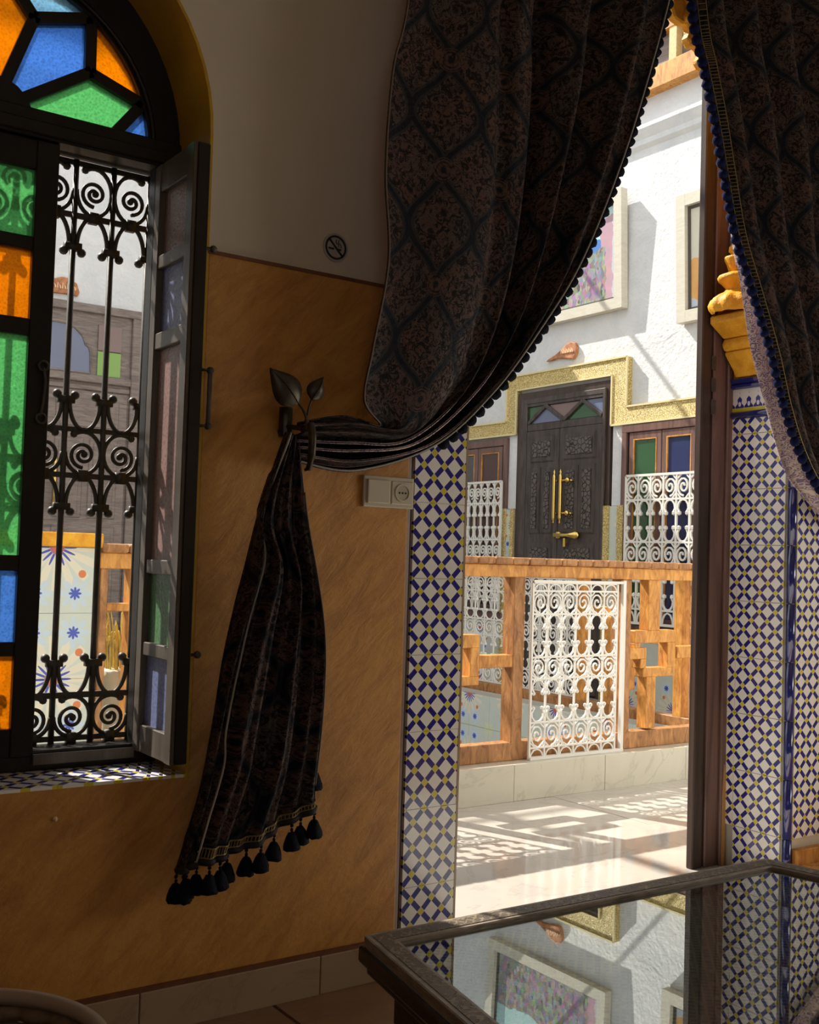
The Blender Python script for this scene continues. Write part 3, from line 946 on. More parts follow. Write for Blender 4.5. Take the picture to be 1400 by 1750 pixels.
sw = thing('switch_socket_plate', (1.56, -.012, 1.232), 'ivory double plate with light switch and round socket beside the tiles', 'socket')
m = MB(); m.box(1.482, 1.636, -.022, -.012, 1.192, 1.272); m.build('plate', mt['ivory'], sw, bevel=.003, seg=2)
m = MB(); m.box(1.491, 1.558, -.028, -.021, 1.202, 1.262); m.build('rocker', mt['ivory'], sw, bevel=.003, seg=2)
m = MB(); m.box(1.565, 1.631, -.025, -.021, 1.202, 1.262); m.build('socket_insert', mt['ivory'], sw, bevel=.002)
m = MB(); ring(m, 1.598, 1.232, .019, .0235, -.0275, -.0245, 24); m.build('socket_ring', mt['ivory'], sw)
m = MB(); m.prism([(1.598+.019*math.cos(2*PI*i/24), 1.232+.019*math.sin(2*PI*i/24)) for i in range(24)], -.0255, -.025)
m.build('socket_well', m_plain('shaded_ivory', (.40, .35, .25), .5), sw)
m = MB()
for dx in (-.0095, 0, .0095): m.tube([(1.598+dx, -.0265, 1.232), (1.598+dx, -.025, 1.232)], .0026, 8)
m.build('socket_holes', mt['hole'], sw)

# ================================================================== CURTAINS
ro = thing('curtain_rod', (2.55, -.12, 3.06), 'dark curtain rod above the doorway, out of view', 'rod')
MB().tube([(1.25, -.12, 3.06), (4.2, -.12, 3.06)], .014, 10).build('pole', mt['blackbrown_wood'], ro, True)
m = MB()
for x in (1.3, 2.6, 4.1): m.box(x-.01, x+.01, -.12, 0, 3.05, 3.07)
m.build('bracket', mt['iron'], ro)

def sheet(cols, steps, us, nu, yfun, uvs, name, parent, thick=.004, mats=None, uvpath=True):
    """cloth through control columns (x,z); us = their u; yfun(u,v) gives the depth"""
    lines = [cr([(x, 0, z) for x, z in c], steps) for c in cols]
    nv = len(lines[0])
    P = []
    for i in range(nu+1):
        u = i/nu
        # piecewise Catmull-Rom across
        k = 0
        while k < len(us)-2 and u > us[k+1]: k += 1
        t = (u-us[k])/(us[k+1]-us[k])
        row = []
        for j in range(nv):
            b, c = lines[k][j], lines[k+1][j]
            a = lines[k-1][j] if k > 0 else b*2-c
            d = lines[k+2][j] if k+2 < len(lines) else c*2-b
            q = .5*((2*b)+(c-a)*t+(2*a-5*b+4*c-d)*t*t+(3*b-a-3*c+d)*t**3)
            v = j/(nv-1)
            row.append(Vector((q.x, yfun(u, v), q.z)))
        P.append(row)
    mb = MB(); vs = []; uv = []
    for i in range(nu+1):
        L = 0
        for j in range(nv):
            if j: L += (P[i][j]-P[i][j-1]).length
            vs.append(P[i][j]); uv.append((uvs(i/nu), -L))
    nb = len(vs)
    # u of the cloth follows its real width, measured a third of the way down
    jr = int(nv*.28); W = [0]
    for i in range(nu): W.append(W[-1]+(P[i+1][jr]-P[i][jr]).length)
    off_ = uvs(0)
    uv = [(off_+W[k//nv], q[1]) for k, q in enumerate(uv)]
    for i in range(nu+1):
        for j in range(nv):
            e1 = P[min(i+1, nu)][j]-P[max(i-1, 0)][j]; e2 = P[i][min(j+1, nv-1)]-P[i][max(j-1, 0)]
            nrm = e1.cross(e2)
            if nrm.length < 1e-9: nrm = Vector((0, -1, 0))
            nrm.normalize()
            if nrm.y < 0: nrm = -nrm
            vs.append(P[i][j]+nrm*thick)
    uv = uv+uv
    fs = []; ms = []
    for i in range(nu):
        for j in range(nv-1):
            a = i*nv+j; b = a+nv
            fs.append((a, a+1, b+1, b)); ms.append(0)
            fs.append((nb+a, nb+b, nb+b+1, nb+a+1)); ms.append(1)
    for j in range(nv-1):
        fs.append((j, nb+j, nb+j+1, j+1)); ms.append(0)
        a = nu*nv+j; fs.append((a, a+1, nb+a+1, nb+a)); ms.append(0)
    for i in range(nu):
        a = i*nv; b = a+nv; fs.append((a, b, nb+b, nb+a)); ms.append(0)
        a = i*nv+nv-1; b = a+nv; fs.append((a, nb+a, nb+b, b)); ms.append(0)
    mb.v = [tuple(x) for x in vs]; mb.f = fs; mb.m = ms; mb.uv = uv
    return mb.build(name, mats or [mt['curtain'], mt['lining']], parent, True), P

lc = thing('left_curtain', (1.9, -.12, 3.0), 'dark brocade curtain swept to the left onto a bronze leaf holdback', 'curtain', 'brocade curtains of the doorway')
A = [(1.53, 3.03), (1.481, 2.453), (1.436, 2.248), (1.422, 1.996), (1.440, 1.783), (1.408, 1.564), (1.396, 1.440), (1.455, 1.385), (1.36, 1.398), (1.240, 1.371)]
B = [(1.80, 3.03), (1.671, 2.514), (1.642, 2.275), (1.623, 2.042), (1.613, 1.814), (1.584, 1.616), (1.572, 1.466), (1.531, 1.377), (1.378, 1.37), (1.236, 1.356)]
Cc = [(1.95, 3.03), (1.847, 2.571), (1.839, 2.329), (1.828, 2.088), (1.803, 1.848), (1.752, 1.639), (1.672, 1.477), (1.532, 1.357), (1.379, 1.339), (1.238, 1.333)]
D = [(2.25, 3.03), (2.125, 2.66), (2.077, 2.394), (2.01, 2.129), (1.934, 1.872), (1.859, 1.685), (1.747, 1.508), (1.576, 1.354), (1.389, 1.312), (1.240, 1.311)]
Ee = [(2.53, 3.03), (2.452, 2.764), (2.344, 2.449), (2.238, 2.181), (2.105, 1.902), (1.971, 1.702), (1.825, 1.517), (1.649, 1.358), (1.415, 1.275), (1.246, 1.287)]
def yl(u, v):
    am = .046*(1-v)**.5+.010
    k = max(0, min(1, (u-.36)/.08))
    y = -.115-.03*math.sin(PI*min(1, v*1.3))
    y += k*am*(math.cos(2*PI*(u-.36)*5.0)*.8+.2*math.sin(2*PI*(u-.36)*11+v*3))
    y += (1-k)*(-.030+.012*math.sin(u*13+v*2))
    if v > .66:
        q = (v-.66)/.34
        y += .012*math.sin(u*34)*q
        y += .02*q
    return y
cl, PL = sheet([A, B, Cc, D, Ee], 9, [0, .25, .45, .72, 1], 130, yl, lambda u: .03+u*1.25, 'drape', lc)
# stitched beige piping along both edges and on two fold crests
def edge_tube(P, i, nm, r, mat, parent, j0=0, j1=None, dy=-.003):
    pts = [P[i][j]+Vector((0, dy, 0)) for j in range(j0, j1 or len(P[i]))]
    MB().tube(pts, r, 6).build(nm, mat, parent, True)
edge_tube(PL, 0, 'piping', .0022, mt['piping'], lc, 0, 68)
edge_tube(PL, 130, 'piping', .0026, mt['cord'], lc, 0, None)
edge_tube(PL, 122, 'piping', .0012, mt['piping'], lc, 0, 80, -.002)

def wool(r, name='pompom', mat='navy', seed=3):
    rnd = random.Random(seed)
    m = MB(); m.ball((0, 0, 0), r, 12, 8)
    m.v = [tuple(c*(1+rnd.uniform(-.10, .13)) for c in [v[0], v[1], v[2]]) for v in m.v]
    return m.mesh(name, mt[mat], True)
pm = [wool(.0165, 'pompom', 'navy', s) for s in (1, 2, 3)]
pd = [wool(.0155, 'pompom', 'tassel', s) for s in (4, 5, 6)]
# pompoms along the free edge of the left curtain
L = 0; last = PL[130][0]; nx = .02; cnt = 0
for j in range(1, 64):
    q = PL[130][j]; seg = (q-last).length; L += seg
    while L > nx:
        pos = last.lerp(q, max(0, 1-(L-nx)/seg))
        o = inst(pd[cnt % 3], 'pompom', (pos.x+.013, pos.y+.012, pos.z-.006), lc, cnt*.7)
        nx += .0355; cnt += 1
    last = q

# the tail below the holdback
TA = [(1.214, 1.350), (1.159, 1.18), (1.121, 1.02), (1.078, 0.837), (1.055, 0.658), (1.03, 0.482), (0.999, 0.365)]
TM = [(1.222, 1.348), (1.150, 1.153), (1.157, 1.047), (1.116, 0.888), (1.078, 0.682), (1.078, 0.579), (1.028, 0.385)]
TM2 = [(1.232, 1.345), (1.190, 1.155), (1.218, 1.015), (1.209, 0.86), (1.195, 0.648), (1.185, 0.53), (1.154, 0.415)]
TE = [(1.244, 1.335), (1.258, 1.158), (1.284, 0.995), (1.302, 0.859), (1.309, 0.722), (1.314, 0.586), (1.318, 0.484)]
def yt(u, v):
    sp = min(1, v*2.2+.15)
    y = -.105-.035*math.sin(PI*min(1, v*1.1))
    y += (.024-.012*v)*sp*math.cos(2*PI*u*3.4+.6+v*1.2)+.008*sp*math.cos(2*PI*u*9+v*5)
    if u < .2: y += .045*sp*(1-u/.2)
    return y
tl, PT = sheet([TA, TM, TM2, TE], 11, [0, .2, .6, 1], 70, yt, lambda u: .52+u*.52, 'hanging_tail', lc, mats=[mt['curtain'], mt['curtain']])
MB().tube([PT[14][j]+Vector((0, -.006, 0)) for j in range(0, len(PT[14]))], .0026, 6).build('white_piping', mt['cord'], lc, True)
MB().tube([PT[70][j]+Vector((0, -.003, 0)) for j in range(8, len(PT[70]))], .0018, 6).build('piping', mt['piping'], lc, True)
# braid along the hem
nv = len(PT[0])
hem = [PT[i][nv-1] for i in range(0, 71)]
up1 = [PT[i][nv-3] for i in range(0, 71)]
bm = MB()
def off(p, d): return p+Vector((0, -d, 0))
for i in range(14, 70):
    a, b = hem[i], up1[i]
    t = .15; t2 = .95
    if i % 1 == 0:
        bm.tube([off(a.lerp(b, t), .007), off(a.lerp(b, t2), .007)], .0012, 4)
bm.tube([off(hem[i].lerp(up1[i], .12), .007) for i in range(13, 71)], .0018, 5)
bm.tube([off(hem[i].lerp(up1[i], .98), .007) for i in range(13, 71)], .0018, 5)
bm.build('gold_braid', mt['braid'], lc)
dk = MB(); dk.tube([off(hem[i], .004)+Vector((0, 0, -.006)) for i in range(0, 71)], .008, 6); dk.build('fringe_band', mt['braid_dark'], lc, True)
tas = MB()
tas.ball((0, 0, -.004), .0045, 6, 4); tas.ball((0, 0, -.014), .004, 6, 4)
tas.lathe([(.003, -.018), (.008, -.021), (.013, -.030), (.0185, -.045), (.0205, -.055), (.018, -.060), (.004, -.061)], (0, 0, 0), 14)
rnd = random.Random(5); tas.v = [(x*(1+rnd.uniform(-.1, .12)), y*(1+rnd.uniform(-.1, .12)), z+rnd.uniform(-.0015, .0015)) for x, y, z in tas.v]
tsm = tas.mesh('tassel', mt['tassel'], True)
for n_, i in enumerate([0, 4, 10, 16, 21, 27, 33, 41, 46, 53, 60, 64, 69]):
    inst(tsm, 'tassel', (hem[i].x, hem[i].y-.006, hem[i].z-.012), lc, n_*1.1)
inst(tsm, 'tassel', (1.322, -.10, .575), lc, .3)

# holdback
hb = thing('curtain_holdback', (1.27, -.012, 1.36), 'aged bronze holdback with two leaves gathering the left curtain', 'holdback')
def leafmesh(base_, tip, wid, y, curve=.012, k=10):
    b = Vector((base_[0], y, base_[1])); t = Vector((tip[0], y, tip[1])); ax = t-b
    side = Vector((-ax.z, 0, ax.x)).normalized()
    m = MB(); vs = []
    for i in range(k+1):
        s = i/k; wv = wid*math.sin(PI*min(1, s*1.0)**.72)*(1-.15*s)
        for q in (-1, -.5, 0, .5, 1):
            d = -curve*(1-q*q)*math.sin(PI*s)-.0015*(abs(q) < .1)
            vs.append(b+ax*s+side*wv*q+Vector((0, d, 0)))
    n = len(vs); vs += [v+Vector((0, .003, 0)) for v in vs]
    fs = []
    for i in range(k):
        for j in range(4):
            a = i*5+j; fs.append((a, a+5, a+6, a+1)); fs.append((n+a, n+a+1, n+a+6, n+a+5))
        fs.append((i*5, n+i*5, n+i*5+5, i*5+5)); fs.append((i*5+4, i*5+9, n+i*5+9, n+i*5+4))
    m.add(vs, fs)
    m.tube([b+ax*(i/k)+Vector((0, -curve*math.sin(PI*i/k)-.002, 0)) for i in range(k+1)], .0014, 5)
    return m
HY = -.15
leafmesh((1.217, 1.410), (1.140, 1.484), .040, HY).build('large_leaf', mt['bronze'], hb, True)
leafmesh((1.250, 1.424), (1.278, 1.480), .0245, HY).build('small_leaf', mt['bronze'], hb, True)
m = MB(); m.tube(cr([(1.216, HY, 1.412), (1.230, HY-.002, 1.395), (1.237, HY-.004, 1.375), (1.238, HY-.006, 1.350)], 4), [.0028]*4+[.0035]*4+[.005]*5, 8)
m.tube(cr([(1.250, HY, 1.424), (1.243, HY-.002, 1.405), (1.238, HY-.004, 1.385)], 3), .0024, 6)
m.build('stem', mt['bronze'], hb, True)
m = MB(); m.tube(cr([(1.238, HY-.02, 1.366), (1.240, HY-.028, 1.34), (1.241, HY-.026, 1.30), (1.243, HY-.014, 1.268), (1.247, HY+.01, 1.262)], 4), [.009]*4+[.0095]*6+[.007]*4+[.004]*3, 10)
m.build('front_hook', mt['bronze'], hb, True)
m = MB(); m.tube([(1.247, -.034, 1.345), (1.247, -.034, 1.416)], .0165, 12); m.tube([(1.247, -.034, 1.36), (1.247, -.012, 1.36)], .01, 8)
m.tube([(1.247, -.03, 1.372), (1.243, -.10, 1.362), (1.241, -.165, 1.352)], .006, 8)
m.build('wall_post', mt['bronze'], hb)

# right curtain
rc = thing('right_curtain', (3.1, -.11, 3.0), 'dark brocade curtain with navy pompom edge hanging right of the doorway', 'curtain', 'brocade curtains of the doorway')
RE = [(2.55, 3.03), (2.598, 2.745), (2.634, 2.628), (2.686, 2.459), (2.732, 2.286), (2.786, 2.112), (2.876, 1.942), (2.969, 1.767), (3.050, 1.586), (3.145, 1.441), (3.28, 1.32), (3.53, 1.20)]
def colr(k, dx, dz=0):
    out = []
    for i, (x, z) in enumerate(RE):
        t = i/11
        out.append((x+dx*(1-t**2.2), z+dz*t))
    return out
R1 = colr(0, .30, .05); R2 = colr(0, .62, .09); R3 = colr(0, .98, .13)
def yr(u, v):
    am = .036*(1-v*.6)
    return -.10+am*math.cos(2*PI*(u*5.3)+.4)-.02*math.sin(PI*v)
rs, PR = sheet([RE, R1, R2, R3], 8, [0, .33, .66, 1], 110, yr, lambda u: .08+u*1.25, 'drape', rc)
# the turned-back edge that catches the courtyard light
RO = [(2.61, 3.03), (2.665, 2.863), (2.701, 2.684), (2.748, 2.507), (2.799, 2.328), (2.845, 2.146), (2.902, 1.965), (2.952, 1.779), (3.027, 1.594), (3.124, 1.406), (3.244, 1.315), (3.50, 1.16)]
RI = [(x+.05, z) for x, z in RE]
def yf(u, v): return -.045-.04*u+.006*math.sin(u*9+v*14)
fl, PF = sheet([RO, [((a[0]+b[0])/2, (a[1]+b[1])/2) for a, b in zip(RO, RI)], RI], 8, [0, .5, 1], 12, yf, lambda u: u*.12, 'turned_back_edge', rc, mats=[mt['lining'], mt['lining']])
L = 0; last = PR[0][0]; nx = .03; cnt = 0
for j in range(1, len(PR[0])):
    q = PR[0][j]; seg = (q-last).length; L += seg
    while L > nx:
        pos = last.lerp(q, max(0, 1-(L-nx)/seg))
        inst(pm[cnt % 3], 'pompom', (pos.x-.010, pos.y-.016, pos.z), rc, cnt*.9)
        nx += .0345; cnt += 1
    last = q
# woven ladder braid beside the pompoms
bd = MB(); i0, i1 = 2, 4
bd.tube([PR[i0][j]+Vector((0, -.006, 0)) for j in range(len(PR[0]))], .0013, 4)
bd.tube([PR[i1][j]+Vector((0, -.006, 0)) for j in range(len(PR[0]))], .0013, 4)
for j in range(len(PR[0])-1):
    for t in (0, .5):
        a = PR[i0][j].lerp(PR[i0][j+1], t); b = PR[i1][j].lerp(PR[i1][j+1], t)
        bd.tube([a+Vector((0, -.006, 0)), b+Vector((0, -.006, 0))], .0013, 4)
bd.build('gold_braid', mt['braid'], rc)

# ================================================================== TABLE
tb = thing('coffee_table', (1.5, -1.35, 0), 'dark carved low table with reflecting glass top in the foreground', 'table')
TQ = [(.992, -.826), (2.013, -.842), (2.24, -1.86), (.80, -1.86)]
def inset(q, d):
    n = len(q); out = []
    for i in range(n):
        p0, p1, p2 = Vector(q[i-1]), Vector(q[i]), Vector(q[(i+1) % n])
        e1 = (p1-p0).normalized(); e2 = (p2-p1).normalized()
        n1 = Vector((e1.y, -e1.x)); n2 = Vector((e2.y, -e2.x))
        b = (n1+n2); b = b/(b.dot(n1))
        out.append(tuple(p1+b*d))
    return out
TZ = .444
def frame_ring(q_out, q_in, z0o, z0i, z1, nm, mat, **k):
    m = MB(); n = len(q_out)
    vs = [(x, y, z1) for x, y in q_out]+[(x, y, z0i) for x, y in q_in]+[(x, y, z0o) for x, y in q_out]+[(x, y, z0o) for x, y in q_in]
    fs = []
    for i in range(n):
        j = (i+1) % n
        fs += [(i, n+i, n+j, j), (n+i, 3*n+i, 3*n+j, n+j), (i, j, 2*n+j, 2*n+i), (2*n+i, 2*n+j, 3*n+j, 3*n+i)]
    m.add(vs, fs)
    return m.build(nm, mat, tb, **k)
frame_ring(inset(TQ, .008), inset(TQ, .054), TZ-.022, TZ+.002, TZ+.004, 'top_frame', mt['table_wood'], bevel=.002)
frame_ring(inset(TQ, .0), inset(TQ, .06), TZ-.040, TZ-.016, TZ-.014, 'top_moulding', mt['table_dark'], bevel=.005, seg=2)
frame_ring(inset(TQ, .012), inset(TQ, .07), TZ-.058, TZ-.040, TZ-.040, 'under_moulding', mt['table_dark'], bevel=.004, seg=2)
frame_ring(inset(TQ, .05), inset(TQ, .08), TZ-.13, TZ-.058, TZ-.058, 'apron', mt['table_dark'])
m = MB(); m.prism(inset(TQ, .058), TZ-.030, TZ-.022, 'z'); m.build('carved_panel', mt['inlay'], tb)
frame_ring(inset(TQ, .018), inset(TQ, .046), TZ-.001, TZ+.0035, TZ+.0046, 'carved_border', mt['inlay_soft'])
tg = NT('table_glass')
tg.b.inputs['Base Color'].default_value = (.9, 1, .95, 1); tg.b.inputs['Transmission Weight'].default_value = 1
tg.b.inputs['Roughness'].default_value = 0; tg.b.inputs['IOR'].default_value = 2.3
m = MB(); m.prism(inset(TQ, .056), TZ-.010, TZ-.005, 'z'); m.build('glass_top', tg.mat, tb)
for x, y in inset(TQ, .11):
    m = MB(); m.lathe([(.022, 0), (.028, .02), (.018, .06), (.030, .10), (.022, .14), (.018, .22), (.030, .28), (.028, .34)], (x, y, 0), 12)
    m.build('leg', mt['table_dark'], tb, True)

# ================================================================== BASKET
bk = thing('woven_basket', (.39, -.62, 0), 'round woven palm basket on the floor in the lower left corner', 'basket')
for k in range(12):
    z = .012+k*.0262; r = .185+.062*math.sin(min(1, z/.28)*1.4)
    m = MB(); n = 104; pts = []
    for i in range(n):
        a = 2*PI*i/n
        q = r+(.006 if k < 11 else 0)*math.sin(a*26+(k % 2)*PI)
        pts.append((.39+q*math.cos(a), -.62+q*math.sin(a), z))
    m.tube(pts, .0135, 6, True)
    m.build('woven_coil', mt['basket'] if k < 11 else mt['basket_rim'], bk, True)
m = MB(); m.prism([(.39+.185*math.cos(2*PI*i/24), -.62+.185*math.sin(2*PI*i/24)) for i in range(24)], 0, .012, 'z'); m.build('bottom', mt['basket'], bk)

# ================================================================== COURTYARD
YR = 1.5; XR = 5.0; XF = 6.3; YFR = 4.9; YF = 6.2; XL = -1.5
gal = struct('floor_gallery', MB().box(XL, XF, 0, YR, -.25, -.006), mt['grout'], 'polished marble gallery floor outside the doorway')
slab = {}
for i in range(13):
    for j in range(2):
        x0 = -1.5+i*.62; y0 = [0.0, .83][j]; y1 = [.83, 1.42][j]
        if x0 > 6.2: continue
        MB().box(x0+.0008, min(x0+.62, 6.3)-.0008, y0+.0008, y1-.0008, -.006, 0).build('marble_slab', mt['marble'], gal)
fl2 = MB(); fl2.box(XR, XF, YR, YF, -.25, 0); fl2.box(XL, XR, YFR, YF, -.25, 0)
struct('floor_far_gallery', fl2, mt['marble'], 'marble floor of the galleries across the courtyard')
struct('floor_lower_court', MB().box(XL, XF, 0, YF, -3.8, -3.7), mt['lower'], 'paving of the lower courtyard seen between the railings')
# star tiles on the slab edge of the right gallery
fa = struct('trim_slab_edge', MB().box(XR-.02, XR, YR, YFR, -.72, .13), mt['grout'], 'slab edge under the right gallery clad in starburst tiles')
st = MB(); st.box(.001, .229, 0, .008, .001, .229)
stm = []
for a in (0, .23):
    for b in (0, .23):
        q = MB(); q.v = list(st.v); q.f = st.f; q.m = st.m; q.uv = [(v[0]+a, v[2]+b) for v in st.v]; stm.append(q.mesh('tile', mt['star']))
for i in range(14):
    for j in range(3):
        inst(stm[(i % 2)*2+(j+1) % 2], 'tile', (XR-.028, YFR-.0-i*.23, -.585+j*.23), fa, -PI/2)
kb = struct('trim_kerb', MB().box(-1.5, 6.0, 1.43, 1.56, 0, .155), mt['grout'], 'pale marble kerb under the near railing')
xk = [1.543+.562*k for k in range(-5, 9)]
for a in xk: MB().box(a+.001, a+.561, 1.415, 1.57, 0, .163).build('kerb_stone', mt['kerb'], kb, bevel=.002)

MB().box(1.345, 1.66, 1.5715, 1.80, 0, .163).build('kerb_stone', mt['kerb'], kb, bevel=.002)
# --- walls of the courtyard
struct('wall_courtyard_right', MB().box(XF, XF+.15, 0, YF+.1, -3.7, 4.75), mt['white_out'], 'white plastered right facade of the courtyard')
struct('wall_courtyard_far', MB().box(XL, XF+.15, YF, YF+.15, -3.7, 4.75), mt['white_out'], 'white plastered facade across the courtyard')
struct('wall_courtyard_left', MB().box(XL-.15, XL, .28, YF, -3.7, 4.75), mt['white_out'], 'white left facade of the courtyard, out of view')
# cornice steps
m = MB(); zc = 1.065+.5444*XF
m.prism([(XF, 4.33), (XF-.03, 4.36), (XF-.03, 4.40), (XF-.07, 4.47), (XF-.07, 4.50), (XF, 4.52)], 0, YF, 'y')
struct('trim_cornice', m, mt['white_out'], 'white cornice along the top of the right facade')
m = MB(); m.box(XF-.10, XF+.02, 0, YF, 4.73, 4.90)
bmz = struct('trim_beam', m, mt['cedar'], 'orange wall-plate beam along the top of the right facade', bevel=.005)

# --- roof timbers over the courtyard
rf = thing('roof_timbers', (2.5, 3.2, 4.9), 'pale wooden roof frame over the courtyard with boarded slope', 'roof')
for y in (.60, 1.62, 2.64, 5.67):
    MB().box(XL, XF, y, y+.035, 5.05, 5.085).build('rafter', mt['cedar'], rf, bevel=.004)
for x in (1.2, 3.9): MB().box(x, x+.06, .3, YF, 5.17, 5.23).build('purlin', mt['pale_wood'], rf)
m = MB(); m.box(XF-.09, XF, 0, YF, 5.16, 5.26); m.build('upper_plate', mt['cedar'], rf, bevel=.004)
for k in range(12):
    MB().box(XF-.085, XF-.01, .15+k*.52, .22+k*.52, 4.90, 5.16).build('short_post', mt['pale_wood'], rf)
m = MB(); m.box(XF-.02, XF, 0, YF, 4.90, 5.16); m.build('shadow_board', mt['grey_wood'], rf)
# boarded soffit over the near strip of the gallery
for k in range(11):
    x = 2.9+k*.31
    MB().box(x+.002, x+.308, WT+.01, .82, 4.93, 4.95).build('soffit_board', mt['pale_wood'], rf)
m = MB(); m.bar((5.0, .80, 4.88), (6.28, 2.4, 4.88), .12, .10); m.build('diagonal_brace', mt['cedar'], rf, bevel=.004)

# --- things on the right facade, in (ry, rz) = fractions of XF
def FY(r): return XF*r-2.37
def FZ(r): return XF*r+1.065
def fbox(m, ra, rb_, za, zb, d0, d1):
    ya, yb = sorted((FY(ra), FY(rb_))); m.box(XF-d1, XF-d0, ya, yb, FZ(za), FZ(zb)); return m
def fboxw(m, ya, yb, za, zb, d0, d1):
    m.box(XF-d1, XF-d0, min(ya, yb), max(ya, yb), za, zb); return m
def fprism(m, pts, d0, d1):
    m.prism(pts, XF-d1, XF-d0, 'x'); return m
# gilt stepped moulding
O = [(1.365, .1968), (1.2, .1968), (1.2, .2592), (.968, .2592), (.968, .1963), (.55, .1963)]
I = [(.55, .1747), (.9935, .1747), (.9935, .2387), (1.1785, .2387), (1.1785, .1775), (1.365, .1775)]
gm = MB(); fprism(gm, [(FY(a), FZ(b)) for a, b in O+I], 0, .055)
gilt = struct('trim_gilt', gm, mt['gold'], 'gilt carved moulding stepping over the courtyard door and windows')
gl = MB()
for P_, s in ((O, 1), (I, 1)):
    pts = [(XF-.058, FY(a), FZ(b)) for a, b in P_]
    for a, b in zip(pts[:-1], pts[1:]): gl.bar(a, b, .014, .014)
gl.build('plain_edge_bead', m_plain('pale_gilt', (.70, .60, .33), .4), gilt)

# big carved door
dr = tag(MB().box(XF-.045, XF, FY(.9968), FY(1.177), 0, FZ(.2333)).build('door_2', mt['blackbrown_wood'], bevel=.004), 'tall carved dark double door in the right facade', None, None, 'structure')
y0, y1 = FY(1.0075), FY(1.153)      # opening of the leaves
ym = FY(1.0865)
# frame mouldings
m = MB(); fboxw(m, FY(1.165), y1, 0, FZ(.2235), .045, .07); fboxw(m, y0, FY(1.003), 0, FZ(.2235), .045, .07); fboxw(m, FY(1.165), FY(1.003), FZ(.2165), FZ(.2235), .045, .07)
m.build('frame_moulding', mt['door_wood'], dr, bevel=.004)
# transom with triangles of glass
m = MB(); fboxw(m, y0, y1, FZ(.2125), FZ(.2165), .045, .065); fboxw(m, y0, y1, 2.192, 2.252, .045, .062)
zt0, zt1 = 2.258, 2.398
zig = [(y1-.01, zt0), ((y1*.78+y0*.22), zt1), (ym, zt0), ((y1*.22+y0*.78), zt1), (y0+.01, zt0)]
zig = [(y1-.01, zt0)]+[(y1-.01-(y1-y0-.02)*k/4, zt1 if k % 2 else zt0) for k in range(1, 5)]
for a, b in zip(zig[:-1], zig[1:]): m.bar((XF-.058, a[0], a[1]), (XF-.058, b[0], b[1]), .026, .032)
m.build('transom', mt['door_wood'], dr, bevel=.003)
cols_t = ['f_green', 'f_steel', 'f_mauve', 'f_green', 'f_steel']
W4 = (y1-y0-.02)/4
for k in range(5):
    yc = y1-.01-W4*k
    if k % 2 == 0: tri = [(min(yc+W4, y1), zt1), (yc, zt0), (max(yc-W4, y0), zt1)]
    else: tri = [(min(yc+W4, y1), zt0), (yc, zt1), (max(yc-W4, y0), zt0)]
    m = MB(); fprism(m, tri, .046, .050+k*.0002); m.build('pane', mt[cols_t[k]], dr)
# leaves with raised panels
def carved(name):
    t = NT(name); v = t.coord('Object')
    e = t.voro(v, 26, 'DISTANCE_TO_EDGE'); h = t.step(e, .02, .12)
    c = t.mix(h, (.020, .014, .013), (.10, .08, .07)); t.bump(h, 1.0, .012)
    return t.done(c, .38)
mt['carved'] = carved('carved_panel_wood')
mt['carved_grey'] = carved('carved_grey_wood')
for (a, b) in ((ym+.004, y1-.004), (y0+.004, ym-.004)):
    lf = MB(); fboxw(lf, a, b, .02, 2.188, .045, .068); lo = lf.build('door_leaf', mt['door_wood'], dr, bevel=.004)
    wd = b-a
    rows = [(2.125, 1.93, 1), (1.86, 1.32, 2), (1.22, .98, 1), (.90, .12, 2)]
    for zt_, zb_, n in rows:
        for k in range(n):
            pa = a+.07+(wd-.14+.05)/n*k; pb = pa+(wd-.14+.05)/n-.05
            r_ = MB(); fboxw(r_, pa-.012, pb+.012, zb_-.012, zt_+.012, .068, .074); fboxw(r_, pa-.004, pb+.004, zb_-.004, zt_+.004, .074, .078)
            po = r_.build('raised_panel', mt['door_wood'], lo, bevel=.003)
            q = MB(); fboxw(q, pa+.025, pb-.025, zb_+.03, zt_-.03, .078, .086); q.build('carved_field', mt['carved'], lo, bevel=.003)
# brass pulls
for yy in (4.456, 4.380):
    m = MB(); x = XF-.13
    m.lathe([(.001, 1.385), (.010, 1.40), (.005, 1.415), (.013, 1.425), (.015, 1.44), (.015, 1.775), (.013, 1.79), (.005, 1.80), (.011, 1.815), (.001, 1.84)], (x, yy, 0), 10)
    for z in (1.475, 1.745): m.tube([(XF-.068, yy, z), (x, yy, z)], .010, 8)
    m.build('pull_handle', mt['brass'], dr, True)
m = MB()
for z in (1.745, 1.475):
    m.tube([(XF-.13, 4.380, z), (XF-.12, 4.30, z), (XF-.068, 4.27, z)], .009, 8); m.ball((XF-.13, 4.295, z), .022, 10, 6)
m.build('side_knob', mt['brass'], dr, True)
m = MB(); zz = 1.295; x = XF-.10
for yy in (4.425, 4.225):
    m.ball((x, yy, zz), .045, 12, 6, (.5, 1.0, .72))
m.tube([(x, 4.46, zz), (x, 4.325, zz), (x, 4.20, zz)], [.028, .015, .032], 10)
m.build('bow_lock', mt['brass'], dr, True)
m = MB(); m.box(x-.01, x+.01, 4.33, 4.355, 1.20, 1.27); m.build('hanging_key', mt['brass'], dr)

